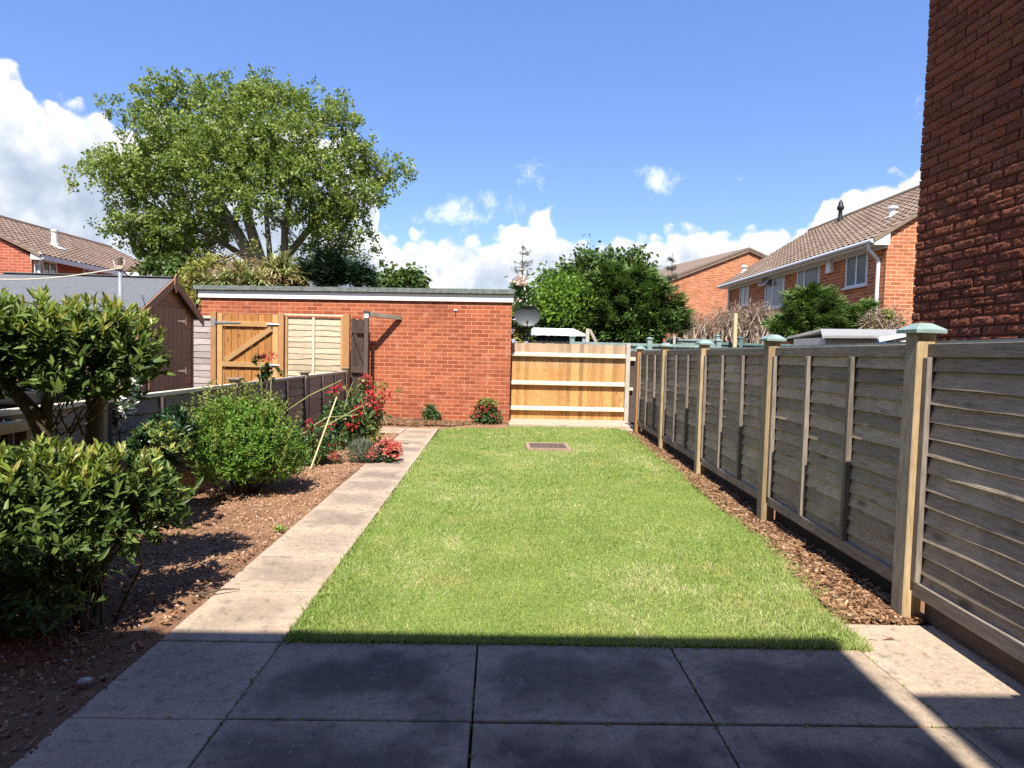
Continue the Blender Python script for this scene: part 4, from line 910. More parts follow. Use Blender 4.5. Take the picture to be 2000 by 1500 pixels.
op = m.build('open_vent', M['white_plastic'], hr); m = MB(); m.box(c, (.62, .34, .012), ax3); m.build('pane', M['pane_blind'], op)
for (y, n_) in ((fz(1579, 530).y, 0), (fz(1512, 545).y, 0)):
    pass
m = MB(); p = fz(1625, 522); m.prism([(xF-.01, p.y-.16, p.z-.2), (xF-.01, p.y+.16, p.z-.2), (xF-.01, p.y+.12, p.z+.24), (xF-.01, p.y-.12, p.z+.24)], (-.14, 0, 0)); m.build('alarm_box', M['white'], hr)
p = atx(1640, 440, xRd-.9); m = MB(); sl_ = (zRd-zE)/(xRd-xF+.48)
zp = lambda x: zE+.06+(x-xF+.48)*sl_
yv = at(1640, 440, 24.2).y; xv = xRd-.55
pv = atx(1640, 440, xv); m.lathe((xv, pv.y, zp(xv)), [(.13, -.1), (.12, .05), (.09, .2), (.075, .45), (.14, .5), (.15, .62), (.10, .7), (.10, .78), (.05, .9), (0, .95)], 10); smooth(m.build('roof_vent', M['black_plastic'], rfo))
for px, py, xx in ((1742, 432, xF+1.3), (1453, 527, xF+.5)):
    pv = atx(px, py, xx); m = MB(); m.lathe((xx, pv.y, zp(xx)), [(.10, -.1), (.10, .22), (.17, .24), (.17, .30), (0, .36)], 10); m.build('roof_vent', M['white_plastic'], rfo)
    m = MB(); m.box((xx-.05, pv.y, zp(xx-.05)+.05), (.34, .34, .03), (Vector((1, 0, sl_)).normalized(), Vector((0, 1, 0)), Vector((-sl_, 0, 1)).normalized())); m.build('flashing', M['off_white'], rfo)
# --- gable house behind it
gh = thing('gable_house', 'brick house turning a plain red gable towards the garden', 'house', (14, 40, 0))
gl_, ga, gr = at(1300, 549, 37.6), at(1461, 489, 39.3), at(1605, 553, 41)
dg_ = Vector((gr.x-gl_.x, gr.y-gl_.y, 0)).normalized(); back = Vector((-dg_.y, dg_.x, 0))*9
m = MB(); m.poly([(gl_.x, gl_.y, -.1), (gr.x, gr.y, -.1), gr, ga, gl_]); b0 = Vector((gl_.x, gl_.y, -.1)); b1 = Vector((gr.x, gr.y, -.1))
m.poly([b0+back, b0, gl_, gl_+back]); m.poly([b1, b1+back, gr+back, gr]); m.build('wall', M['house_brick'], gh)
m = MB()
for e, s in ((gl_, -1), (gr, 1)):
    dd = (e-ga).normalized(); e2 = e+dd*.35
    P = [ga+Zv*.05-back.normalized()*.12, e2+Zv*.05-back.normalized()*.12, e2+back+Zv*.05, ga+back+Zv*.05]; m.prism(P if s < 0 else P[::-1], (0, 0, .13))
m.build('roof', M['tile_brown'], gh)
m = MB()
for e in (gl_, gr):
    dd = (e-ga).normalized(); m.beam(ga-back.normalized()*.1-Zv*.05, e+dd*.3-back.normalized()*.1-Zv*.05, .10, .05)
m.build('verge', M['tile_brown'], gh)
m = MB(); m.beam(gl_+(gl_-ga).normalized()*.9-back.normalized()*.12-Zv*.03, gl_-back.normalized()*.12-Zv*.01, .2, .05); m.build('verge_board', M['white'], gh)
fh = thing('gable_house', 'distant brown-roofed house showing between conifer and red gable', 'house', (12, 47, 0))
a, b, c = at(1215, 566, 46), at(1322, 528, 46), at(1400, 560, 46)
m = MB(); m.poly([(a.x, 46, -.1), (c.x, 46, -.1), c, b, a]); m.build('wall', M['off_white'], fh)
m = MB()
for P in ([b, a, a+Vector((0, 8, 0)), b+Vector((0, 8, 0))], [c, b, b+Vector((0, 8, 0)), c+Vector((0, 8, 0))]): m.prism([Vector(p)+Vector((0, -.2, .05)) for p in P], (0, 0, .18))
m.build('roof', M['tile_brown'], fh)
# --- terrace on the left
xL, y0L, y1L, zEL = -18.2, 24.5, 36.0, 4.72; xRL, zRL = -22.35, 6.83
hl = thing('brick_house', 'long brick house with brown tiled roof at the left edge', 'house', (-20, 30, 0))
xb = 2*xRL-xL; m = MB()
m.poly([(xL, y0L, -.1), (xL, y1L, -.1), (xL, y1L, zEL), (xL, y0L, zEL)]); m.poly([(xb, y1L, -.1), (xb, y0L, -.1), (xb, y0L, zEL), (xb, y1L, zEL)])
for y in (y0L, y1L): m.poly([(xb, y, -.1), (xL, y, -.1), (xL, y, zEL), (xRL, y, zRL-.06), (xb, y, zEL)])
m.build('wall', M['house_brick_red'], hl)
rl = tile_roof('roof', M['tile_grey'], hl, (xL+.42, y1L+.1, zEL+.0), (0, y0L-y1L-.25, 0), (xRL-xL-.42, 0, zRL-zEL), th=.30)
m = MB(); m.poly([(xRL, y0L-.1, zRL), (xRL, y1L+.1, zRL), (xb-.4, y1L+.1, zEL), (xb-.4, y0L-.1, zEL)]); m.tube([(xRL, y0L-.14, zRL+.02), (xRL, y1L+.1, zRL+.02)], .11, 8); m.beam((xL+.42, y0L-.12, zEL-.03), (xRL, y0L-.12, zRL-.03), .10, .05); m.build('ridge', M['tile_grey'], rl)
m = MB(); m.box((xL+.2, (y0L+y1L)/2, zEL-.11), (.42, y1L-y0L+.1, .04)); m.box((xL+.40, (y0L+y1L)/2, zEL-.08), (.03, y1L-y0L+.14, .2)); m.box((xL+.22, y0L-.06, zEL-.05), (.42, .04, .26)); m.build('fascia', M['white'], hl)
m = MB(); m.tube([(xL+.42, y0L-.05, zEL-.1), (xL+.1, y0L+.25, zEL-.45), (xL+.09, y0L+.25, .2)], .06, 8); m.build('downpipe', M['white_plastic'], hl)
def lz(px, py): return atx(px, py, xL)
for a, b, mull in (((81, 508), (110, 536), (.5,)), ((66, 505), (73, 534), ()), ((161, 524), (186, 540), (.45,)), ((196, 530), (206, 545), ())):
    p, q = lz(*a), lz(*b); window(hl, xL, min(p.y, q.y), max(p.y, q.y), min(p.z, q.z)-.6, max(p.z, q.z), 1, mull, sill=False)
m = MB(); pv = atx(107, 490, xL-1.35); zz = zEL+(xL+.42-pv.x)*(zRL-zEL)/(xL+.42-xRL)
m.lathe((pv.x, pv.y, zz), [(.17, -.2), (.17, .12), (.13, .14), (.12, .62), (.15, .64), (.15, .72), (.02, .76)], 12); m.build('flue', M['off_white'], rl)
m = MB(); m.box((pv.x+.15, pv.y, zz+.0), (.5, .45, .03), (Vector((1, 0, -.47)).normalized(), Vector((0, 1, 0)), Vector((.47, 0, 1)).normalized())); m.build('flashing', M['white'], rl)
wl = thing('brick_house', 'low tiled house wing with white eaves beside the large tree', 'house', (-15, 33, 0))
m = MB(); m.box((-14.6, 33.2, 2.3), (6.9, 6, 4.75)); m.build('wall', M['house_brick_red'], wl)
rw = tile_roof('roof', M['tile_grey'], wl, (-18.1, 29.85, 4.78), (7.2, 0, 0), (0, 3.35, .92), th=.3)
m = MB(); m.poly([(-18.1, 33.2, 5.7), (-10.9, 33.2, 5.7), (-10.9, 36.5, 4.78), (-18.1, 36.5, 4.78)]); m.tube([(-18.1, 33.2, 5.72), (-10.9, 33.2, 5.72)], .1, 8); m.build('ridge', M['tile_grey'], rw)
m = MB(); m.box((-14.5, 29.88, 4.69), (7.2, .05, .17)); m.build('fascia', M['white'], wl)

# --- neighbouring house: rough brick side wall rising beyond the right fence
nh = thing('neighbour_house', 'dark rough red brick house wall rising beyond the right fence', 'house', (4.5, 3, 0))
wx, wy, wz = 3.58, 5.27, 4.95
V = []; Fc = []; rn = []; gu_, gv_ = 10, 5; bwid, bh, jt = .225, .075, .010
for row in range(10, int(wz/bh)):
    z0 = row*bh; off = (row % 2)*bwid/2; ycur = wy
    first = True
    while ycur > .3:
        ln = (bwid/2 if (first and row % 2) else bwid)-jt
        ya, yb = ycur, ycur-ln; b = len(V); r = random.random(); proud = random.uniform(-.003, .004); skew = random.uniform(-.003, .003)
        for j in range(gv_):
            for i in range(gu_):
                fu, fv = i/(gu_-1), j/(gv_-1); e = (i in (0, gu_-1)) or (j in (0, gv_-1))
                d = proud+skew*(fu-.5)*2+random.gauss(0, .0018)-(.006 if e else 0)
                V.append((wx-.012-d, ya+(yb-ya)*fu+(random.uniform(-.003, .003) if e else 0), z0+(bh-jt)*fv+(random.uniform(-.002, .002) if e else 0)))
        for j in range(gv_-1):
            for i in range(gu_-1): Fc.append([b+j*gu_+i, b+j*gu_+i+1, b+(j+1)*gu_+i+1, b+(j+1)*gu_+i]); rn.append(r)
        edge = [j*gu_ for j in range(gv_)]+[(gv_-1)*gu_+i for i in range(1, gu_)]+[j*gu_+gu_-1 for j in range(gv_-2, -1, -1)]+[i for i in range(gu_-2, 0, -1)]
        c = len(V)
        for k in edge: q = V[b+k]; V.append((wx+.02, q[1], q[2]))
        for k in range(len(edge)): k2 = (k+1) % len(edge); Fc.append([b+edge[k2], b+edge[k], c+k, c+k2]); rn.append(r)
        ycur -= ln+jt; first = False
link('brick_face', mesh_from('brick_face', V, polys=Fc, rnd=rn), M['rustic'], nh)
m = MB(); m.box(((wx+9)/2+.002, (wy-1.4)/2-.004, wz/2), (9-wx, wy+1.4-.012, wz)); m.build('wall', M['mortar'], nh)
m = MB(); m.box(((wx+9)/2-.02, (wy-1.4)/2, wz+.06), (9-wx+.2, wy+1.4+.1, .1)); m.build('roof', M['felt_edge'], nh)
td = math.tan(DRIFT)
def xo(y): return 1.659-td*3.518+td*(y+.6)
def xn(y): return 1.715-td*3.508+td*(y+1.07)
m = MB(); m.prism([(xn(-1.45), -1.45, 0), (9, -1.45, 0), (9, -9, 0), (xn(-9), -9, 0)], (0, 0, 4.8)); m.build('main_wall', M['house_brick'], nh)
m = MB(); yr_ = -5.2; zr_ = 4.98+(-1.07-yr_)*.62
m.prism([(xn(-1.07), -1.07, 5.0), (9, -1.07, 5.0), (9, yr_, zr_), (xn(yr_), yr_, zr_)], (0, 0, -.12)); m.prism([(xn(yr_), yr_, zr_), (9, yr_, zr_), (9, -9.4, 5.0), (xn(-9.4), -9.4, 5.0)], (0, 0, -.12)); m.build('main_roof', M['tile_brown'], nh)
# --- the house the photograph is taken from (seen only by its shadow)
oh = thing('brick_house', 'brick house behind the patio that casts the broad shadow over the slabs', 'house', (-3, -4, 0))
m = MB()
def wallbox(x0, x1, z0, z1): m.prism([(x0, -.95, z0), (x1, -.95, z0), (x1, -1.2, z0), (x0, -1.2, z0)], (0, 0, z1-z0))
wallbox(-9, -1.0, 0, 4.85); wallbox(1.0, xo(-.95), 0, 4.85); wallbox(-1.0, 1.0, 2.15, 4.85)
m.prism([(-9, -9, 0), (-9, -1.2, 0), (-8.8, -1.2, 0), (-8.8, -9, 0)], (0, 0, 4.85)); m.prism([(xo(-1.2)-.2, -1.2, 0), (xo(-1.2), -1.2, 0), (xo(-9), -9, 0), (xo(-9)-.2, -9, 0)], (0, 0, 4.85)); m.box((-3.8, -9, 2.4), (10.2, .2, 4.85)); m.build('wall', M['house_brick'], oh)
m = MB(); zr_ = 5.0+4.6*.62
m.prism([(-9.2, -.6, 5.0), (xo(-.6), -.6, 5.0), (xo(-5.2), -5.2, zr_), (-9.2, -5.2, zr_)], (0, 0, -.12)); m.prism([(-9.2, -5.2, zr_), (xo(-5.2), -5.2, zr_), (xo(-9.4), -9.4, 5.1), (-9.2, -9.4, 5.1)], (0, 0, -.12)); m.build('roof', M['tile_brown'], oh)
m = MB()
for x in (-.97, 0, .97): m.box((x, -1.05, 1.08), (.06, .07, 2.14))
for z in (.04, 2.11): m.box((0, -1.05, z), (1.88, .07, .07))
dr_ = m.build('patio_door', M['white_plastic'], oh); m = MB(); m.box((0, -1.06, 1.08), (1.9, .012, 2.06)); m.build('pane', M['glass'], dr_)

# ================================================================== FENCES AND SHEDS FURTHER BACK
def picket_fence(name, label, mat, x0, x1, y, top, posts, bw=.11, slope=0, rail=True, ph=.09, panel_top=.06):
    t = thing(name, label, 'fence', ((x0+x1)/2, y, 0)); m = MB(); n = int((x1-x0)/bw)
    for i in range(n):
        x = x0+(i+.5)*bw; m.box((x, y+slope*(x-x0), top/2-.03), (bw-.012, .02, top-.06))
    m.build('boards', mat, t)
    m = MB(); m.box(((x0+x1)/2, y+slope*(x1-x0)/2-.01, top-.03), (x1-x0, .07, panel_top)); m.build('rail', mat, t)
    for x in posts:
        m = MB(); m.box((x, y-.02+slope*(x-x0), top/2+ph/2), (.10, .10, top+ph)); m.lathe((x, y-.02+slope*(x-x0), top+ph), [(.095, 0), (.095, .02), (0, .05)], 4, (Vector((.7, .7, 0)), Vector((-.7, .7, 0)), Zv)); m.build('post', mat, t)
    return t
xa, xb_ = at(1117, 660, 13).x, at(1402, 672, 13).x
picket_fence('teal_fence', 'pale teal garden fence just behind the right end of the tan fence', M['teal'], xa, xb_, 13, 1.64, [xa, at(1268, 668, 13).x, xb_], slope=0)
xa, xb_ = at(1180, 655, 17.2).x, at(1404, 660, 17.2).x
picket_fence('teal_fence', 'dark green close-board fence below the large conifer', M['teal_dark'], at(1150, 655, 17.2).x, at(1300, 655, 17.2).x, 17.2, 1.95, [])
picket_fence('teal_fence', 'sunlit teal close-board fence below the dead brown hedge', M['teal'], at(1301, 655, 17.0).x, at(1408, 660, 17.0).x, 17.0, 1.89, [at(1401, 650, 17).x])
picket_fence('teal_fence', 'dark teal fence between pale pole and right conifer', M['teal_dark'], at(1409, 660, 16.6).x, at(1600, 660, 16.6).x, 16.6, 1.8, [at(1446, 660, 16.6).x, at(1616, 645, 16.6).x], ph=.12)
t = thing('lean_to', 'low dark lean-to with a white sheet roof beyond the tan fence', 'shed', (2.5, 14.6, 0))
xa, xb_ = at(1034, 655, 14.2).x, at(1142, 655, 14.2).x; zt = at(1090, 653, 14.2).z
m = MB(); m.box(((xa+xb_)/2, 14.8, zt/2-.02), (xb_-xa-.1, 1.2, zt-.04))
for i in range(9): m.box((xa+.15+i*(xb_-xa-.3)/8, 14.19, zt/2-.03), (.02, .02, zt-.08))
m.build('wall', M['black_fence'], t)
m = MB(); m.prism([(xa-.03, 14.1, zt-.03), (xb_+.03, 14.1, zt-.03), (xb_-.1, 15.5, zt+.16), (xa+.05, 15.5, zt+.16)], (0, 0, .035)); m.build('roof', M['white'], t)
c = at(1147, 660, 13.6); t = thing('prop_post', 'short grey post with a slanting prop beside the lean-to', 'post', (c.x, 13.6, 0))
z = at(1147, 642, 13.6).z; m = MB(); m.box((c.x, 13.6, z/2), (.075, .075, z)); m.build('post', M['grey_timber'], t); m = MB(); m.beam((c.x+.05, 13.6, z-.02), (c.x+.42, 13.6, z-.7), .06, .04); m.build('prop', M['grey_timber'], t)
c = at(1436, 670, 16.2); m = MB(); m.tube([(c.x, 16.2, 0), (at(1437, 612, 16.2).x, 16.2, at(1437, 612, 16.2).z)], .055, 8); tag(m.build('pole', M['cane'], None, (c.x, 16.2, 0)), 'pale bare pole standing before the dead brown hedge', 'pole')
c = at(1317, 655, 13.4); m = MB(); m.box((c.x, 13.4, .92), (.05, .05, 1.84)); tag(m.build('pole', M['grey_timber'], None, (c.x, 13.4, 0)), 'thin grey stake between the two teal fences', 'stake')
yS = 8.3; A_, B_ = at(1602, 656, yS), at(1765, 640, yS)
t = thing('garden_store', 'low grey plastic garden store with white front beyond the right fence', 'shed', (4.9, 8.8, 0))
x0, x1 = at(1607, 660, yS).x, at(1716, 650, yS).x; x2 = at(1775, 650, yS).x+.5; z0 = at(1650, 655, yS).z-.035; z1 = at(1705, 648, yS).z+.05
m = MB(); m.box(((x0+x2)/2+.02, yS+.5, z0/2), (x2-x0-.08, .9, z0)); m.build('wall', M['off_white'], t)
m = MB(); zr = z0+.11
m.prism([(x0-.02, yS-.02, z0-.01), (x1+.55, yS-.02, z0+.02), (x1+.65, yS+.55, zr+.02), (x0+.25, yS+.55, zr)], (0, 0, .035)); m.prism([(x0+.25, yS+.55, zr), (x1+.65, yS+.55, zr+.02), (x1+.55, yS+1.05, z0), (x0, yS+1.05, z0)], (0, 0, .035)); m.build('roof', M['store_grey'], t)
m = MB(); m.box(((x1+x2)/2, yS-.02, z0+.0), (x2-x1, .03, .06)); m.beam((x1-.03, yS-.05, z0-.02), (x1+.75, yS-.05, z0+.15), .05, .04); m.build('trim', M['white'], t)
m = MB(); m.box((x1+.02, yS-.055, z0-.12), (.10, .02, .2)); m.build('latch', plain('blue_plastic', (.03, .09, .26), .5), t)

# ================================================================== PLANTS
def in_lobes(lobes, n, shell=.45, low=-1.0):
    """lobes: (x, y, z, rx, ry, rz); points lie in the outer shell, with their outward direction"""
    L = np.array(lobes, float); w = (L[:, 3]*L[:, 4]+L[:, 3]*L[:, 5]+L[:, 4]*L[:, 5]); k = RNG.choice(len(L), n, p=w/w.sum())
    d = rdir(n); d[:, 2] = np.where(d[:, 2] < low, -d[:, 2], d[:, 2]); r = 1-shell*RNG.random(n)**1.3
    return L[k, :3]+d*L[k, 3:6]*r[:, None], d
def rosettes(pos, dr, k, L, Wd, spread=(.35, 1.25), along=.0, tmpl=LEAF, droop=.0, Lj=.3):
    """k leaves round the end of each shoot; returns (template, M, T, shoot index)"""
    n = len(pos); dr = nrm(dr); ref = nrm(np.cross(dr, rdir(n))); oth = np.cross(dr, ref)
    a = RNG.random((n, k))*6.3; e = spread[0]+(spread[1]-spread[0])*RNG.random((n, k))
    rad = ref[:, None]*np.cos(a)[..., None]+oth[:, None]*np.sin(a)[..., None]
    ax = dr[:, None]*np.cos(e)[..., None]+rad*np.sin(e)[..., None]; ax[..., 2] -= droop
    nm = dr[:, None]*np.sin(e)[..., None]-rad*np.cos(e)[..., None]+RNG.normal(0, .25, (n, k, 3))
    t = pos[:, None]-dr[:, None]*(along*RNG.random((n, k)))[..., None]
    LL = L*(1+Lj*(RNG.random(n*k)*2-1)); ww = Wd*LL/L
    return frames(ax.reshape(-1, 3), nm.reshape(-1, 3), LL, ww), t.reshape(-1, 3)
def foliage(name, mat, parent, Mx, T, rnd, tmpl=LEAF): return link(name, scatter(name, *tmpl, Mx, T, np.clip(rnd, 0, 1)), mat, parent)
def twigs(m, root, tips, r0, r1, n=5, bend=.15, upb=.3):
    root = Vector(root)
    for p in tips:
        p = Vector(p); d = p-root; mid = root+d*.5+Vector((random.uniform(-1, 1), random.uniform(-1, 1), random.uniform(-.3, 1)*upb))*d.length*bend
        m.tube([root, root.lerp(mid, .55)+(mid-root)*.0, mid, p], [r0, r0*.75, (r0+r1)/2, r1], n, cap=False)
def sorted_rnd(T, lo, hi, n, mix=.35): # young paler leaves towards the outside
    return lo+(hi-lo)*RNG.beta(2, 2.4, n)

# --- tall shrub at the left, flat clipped crown on two stems
ts = thing('tall_shrub', 'tall clipped shrub with two bare stems and a flat leafy crown at the far left', 'shrub', (-2.3, 3.1, 0))
lob = [(-2.62, 2.95, 1.36, .34, .34, .20), (-2.30, 3.05, 1.38, .32, .36, .20), (-2.02, 3.15, 1.36, .26, .34, .19), (-1.84, 3.2, 1.27, .15, .22, .12), (-2.75, 3.0, 1.25, .25, .3, .14), (-2.2, 3.3, 1.30, .35, .25, .15), (-2.05, 3.0, 1.17, .15, .2, .10)]
lob += [(-2.45, 3.1, 1.20, .24, .25, .16), (-2.02, 3.2, 1.16, .22, .22, .13), (-2.75, 2.9, 1.45, .2, .3, .2)]; p, d = in_lobes(lob, 1350, .75, -.8); dd = nrm(d*.8+np.array([0, -.15, .75])+rdir(len(p))*.35)
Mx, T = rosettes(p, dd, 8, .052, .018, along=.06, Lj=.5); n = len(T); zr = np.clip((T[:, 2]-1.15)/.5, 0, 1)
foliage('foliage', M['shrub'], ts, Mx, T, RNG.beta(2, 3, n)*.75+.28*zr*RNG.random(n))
p2, d2 = in_lobes(lob[:3], 230, .14, -.1); d2 = nrm(d2*.5+np.array([0, -.1, 1])+rdir(len(p2))*.2); Mx, T = rosettes(p2+np.array([0, 0, .02]), d2, 6, .055, .016, spread=(.15, .8), along=.03)
foliage('young_foliage', M['young'], ts, Mx, T, RNG.random(len(T)))  # young tips that also colour in the sunlit crown top
bt = np.array([[at(66, 760, 3.15), at(95, 760, 3.1)]]).reshape(-1, 3)
pt_ = [at(62, 790, 3.1), at(88, 770, 3.12), at(168, 770, 3.25)]
pb1 = at(85, 850, 3.15); pf = at(185, 855, 3.3); m = MB()
m.tube([(pb1.x+.0, 3.15, -.05), (pb1.x, 3.15, .4), tuple(pb1), tuple(at(60, 800, 3.1)), tuple(at(20, 755, 3.05)), tuple(at(-10, 725, 3.0))], [.05, .045, .042, .036, .026, .016], 9)
m.tube([tuple(pb1), tuple(at(90, 800, 3.15)), tuple(at(105, 740, 3.1)), tuple(at(130, 690, 3.1))], [.04, .028, .02, .010], 8)
m.tube([(pf.x-.02, 3.3, -.05), (pf.x-.01, 3.3, .5), tuple(pf), tuple(at(186, 800, 3.3)), tuple(at(200, 745, 3.28)), tuple(at(230, 700, 3.25))], [.055, .048, .045, .04, .026, .012], 9)
m.tube([tuple(at(186, 800, 3.3)), tuple(at(170, 760, 3.25)), tuple(at(150, 700, 3.2))], [.034, .02, .010], 7)
k = RNG.choice(len(T), 1); tips = p[RNG.choice(len(p), 90)]
for q in tips:
    s = min((at(60, 790, 3.1), at(105, 740, 3.1), at(200, 745, 3.28), at(168, 760, 3.25), at(0, 735, 3.03)), key=lambda v: (v-Vector(q)).length); twigs(m, s, [q], .007, .002, 4)
for k_ in range(16):
    s = at(random.uniform(90, 180), 850, 3.2); twigs(m, s, [at(random.uniform(80, 260), random.uniform(760, 800), random.uniform(3.0, 3.4))], .005, .0025, 4)
smooth(m.build('stems', M['bark'], ts))
# --- broad lower shrub in front
bs = thing('broad_shrub', 'broad leafy shrub with pale young and sunlit-coloured tips in the near left corner of the bed', 'shrub', (-2.25, 3.0, 0))
lob = [(-2.45, 2.75, .57, .38, .36, .34), (-2.08, 2.8, .58, .34, .36, .33), (-1.86, 2.95, .57, .26, .30, .29), (-2.55, 2.65, .35, .3, .35, .3), (-2.0, 2.70, .36, .32, .3, .28), (-1.74, 3.15, .55, .2, .22, .2), (-2.3, 3.1, .5, .4, .3, .3)]
p, d = in_lobes(lob, 2000, .65, -.9); ok = p[:, 2] > .12; p, d = p[ok], d[ok]; dd = nrm(d*.9+np.array([0, -.1, .6])+rdir(len(p))*.45)
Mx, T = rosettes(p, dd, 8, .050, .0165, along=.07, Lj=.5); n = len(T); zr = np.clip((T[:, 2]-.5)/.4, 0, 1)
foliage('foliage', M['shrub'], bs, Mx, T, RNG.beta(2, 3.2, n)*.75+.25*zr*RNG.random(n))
ok = (RNG.random(900) < 1); p2, d2 = in_lobes(lob[:3], 340, .12, .15); ok = p2[:, 2] > .72; p2, d2 = p2[ok], d2[ok]; d2 = nrm(d2*.6+np.array([0, -.1, 1])+rdir(len(p2))*.3)
Mx, T = rosettes(p2, d2, 7, .06, .017, spread=(.2, .9), along=.04); foliage('young_foliage', M['young'], bs, Mx, T, RNG.random(len(T)))  # young tips, partly there to paint sunlit highlights on top
m = MB()
for k in range(42): twigs(m, (-2.15+random.uniform(-.3, .3), 2.85+random.uniform(-.15, .15), -.02), [p[RNG.integers(len(p))]], random.uniform(.007, .016), .002, 5)
smooth(m.build('stems', M['bark'], bs))
# --- rounded light green bush
rb = thing('round_bush', 'rounded bright green small-leaved bush in the middle of the flower bed', 'bush', (-2.33, 5.65, 0))
lob = [(-2.40, 5.65, .58, .42, .42, .33), (-2.15, 5.60, .50, .36, .38, .34), (-2.55, 5.75, .62, .28, .3, .28), (-2.05, 5.7, .34, .32, .32, .24), (-2.35, 5.5, .36, .38, .34, .27), (-2.25, 5.7, .66, .3, .3, .24)]
p, d = in_lobes(lob, 5200, .5, -.95); ok = p[:, 2] > .07; p, d = p[ok], d[ok]; dd = nrm(d+np.array([0, -.05, .75])+rdir(len(p))*.4)
Mx, T = rosettes(p, dd, 9, .024, .0105, along=.06); n = len(T); foliage('foliage', M['round_leaf'], rb, Mx, T, RNG.beta(2, 2.2, n)*.8+.25*np.clip((T[:, 2]-.5)/.4, 0, 1)*RNG.random(n))  # leaf colour paler with height, sunlit tips painted in
ex, ed = in_lobes(lob, 260, .12, -.1); ed = nrm(ed*.5+np.array([0, 0, 1])+rdir(260)*.25); sp = ex[:, None]+ed[:, None]*(np.linspace(0, .15, 4)[None, :, None])
Mx, T = rosettes(sp.reshape(-1, 3), np.repeat(ed, 4, 0), 5, .026, .011, along=.02); foliage('young_foliage', M['lime_leaf'], rb, Mx, T, RNG.random(len(T))*.5)
m = MB()
for k in range(40): twigs(m, (-2.3+random.uniform(-.1, .1), 5.65+random.uniform(-.1, .1), -.02), [p[RNG.integers(len(p))]], random.uniform(.006, .012), .002, 5)
smooth(m.build('stems', M['bark'], rb))
# --- dark broad-leaved plant between the two
dp = thing('dark_shrub', 'dark green broad-leaved shrub between the tall shrub and round bush', 'shrub', (-2.55, 4.6, 0))
lob = [(-2.55, 4.85, .62, .17, .28, .24), (-2.48, 4.5, .58, .17, .26, .22)]
p, d = in_lobes(lob, 300, .8, -.8); dd = nrm(d*.8+np.array([0, 0, .6])+rdir(len(p))*.4); Mx, T = rosettes(p, dd, 6, .075, .030, along=.06)
foliage('foliage', M['dark_leaf'], dp, Mx, T, RNG.random(len(T)))
p2, d2 = in_lobes([(-2.3, 4.35, .60, .16, .2, .12), (-2.4, 4.4, .70, .14, .2, .1)], 60, .5, 0); Mx, T = rosettes(p2, nrm(d2+np.array([0, 0, 1.])), 6, .055, .018, along=.03); foliage('young_foliage', M['shrub'], dp, Mx, T, RNG.random(len(T))*.6+.4)
m = MB()
for k in range(26): twigs(m, (-2.45, 4.55, -.02), [p[RNG.integers(len(p))]], .008, .002, 5)
smooth(m.build('stems', M['bark'], dp))
def flower_heads(name, mat, parent, C, rad, k, L, flat=1.0):
    """loose heads of petals round the points C"""
    n = len(C); d = rdir(n*k); d[:, 2] = d[:, 2]*flat+.15; T = np.repeat(C, k, 0)+d*rad*RNG.uniform(.3, 1, (n*k, 1))
    return foliage(name, mat, parent, frames(d+rdir(n*k)*.4, rdir(n*k), 1.35*L*RNG.uniform(.7, 1.3, n*k), L*.7*RNG.uniform(.7, 1.2, n*k)), T, RNG.random(n*k), LEAF)
p = at(292, 916, 4.5); fl = flower_heads('small_blossom', M['petal_red'], dp, np.array([p+Vector((random.uniform(-.03, .03), 0, random.uniform(-.015, .015))) for k in range(5)]), .018, 6, .022)
# --- white climber on the low fence
wc = thing('climber', 'white-flowered climbing plant tumbling over the low fence', 'climber', (-2.85, 4.5, .9))
C = np.array([at(random.gauss(x, 5), random.gauss(y, 7), 4.55+random.uniform(-.06, .08)) for x, y in [(262, 745), (258, 752), (252, 765), (246, 775), (240, 790), (236, 800), (232, 812), (230, 822), (166, 800), (164, 815), (215, 765), (148, 760), (150, 775)] for _ in range(4)])
flower_heads('blossom', M['petal_white'], wc, C, .03, 9, .03); dd = rdir(len(C)*2); Mx, T = rosettes(np.repeat(C, 2, 0)+rdir(len(C)*2)*.05, dd, 3, .05, .03); foliage('foliage', M['dark_leaf'], wc, Mx, T, RNG.random(len(T)))
m = MB(); m.tube([(-2.78, 4.5, .03), (-2.76, 4.52, .5), tuple(C[20]), tuple(C[2])], [.009, .008, .006, .004], 6)
for k in range(14): twigs(m, C[16], [C[RNG.integers(len(C))]], .004, .002, 4)
m.build('stems', M['bark'], wc)
# --- rose bed
def rose(name, label, base, canes, leaves, L, heads, matp='petal_red', lm='rose_leaf', hr=.05, hk=16, cat='rose bush'):
    t = thing(name, label, cat, tuple(base)); m = MB(); P = []; Dv = []
    for tip, bow in canes:
        b = Vector(base)+Vector((random.uniform(-.06, .06), random.uniform(-.06, .06), -.03)); tip = Vector(tip); mid = b.lerp(tip, .55)+Vector(bow)
        pts = [b*(1-s)**2+mid*2*s*(1-s)+tip*s*s for s in np.linspace(0, 1, 9)]; m.tube(pts, list(np.linspace(.008, .0035, 9)), 6)
        for j in range(leaves):
            s = random.uniform(.2, 1); q = b*(1-s)**2+mid*2*s*(1-s)+tip*s*s; P.append(q+Vector((random.gauss(0, .05), random.gauss(0, .05), random.gauss(0, .04)))); Dv.append((random.gauss(0, 1), random.gauss(-.2, 1), random.uniform(.1, 1)))
    m.build('canes', M['cane_green'], t); P = np.array(P); Mx, T = rosettes(P, np.array(Dv), 5, L, L*.55, spread=(.6, 1.5), along=.03)
    foliage('foliage', M[lm], t, Mx, T, RNG.beta(2, 2.6, len(T)))
    if heads: flower_heads('blossom', M[matp], t, np.array(heads), hr, hk, hr*.75)
    return t
def A(px, py, y): return tuple(at(px, py, y))
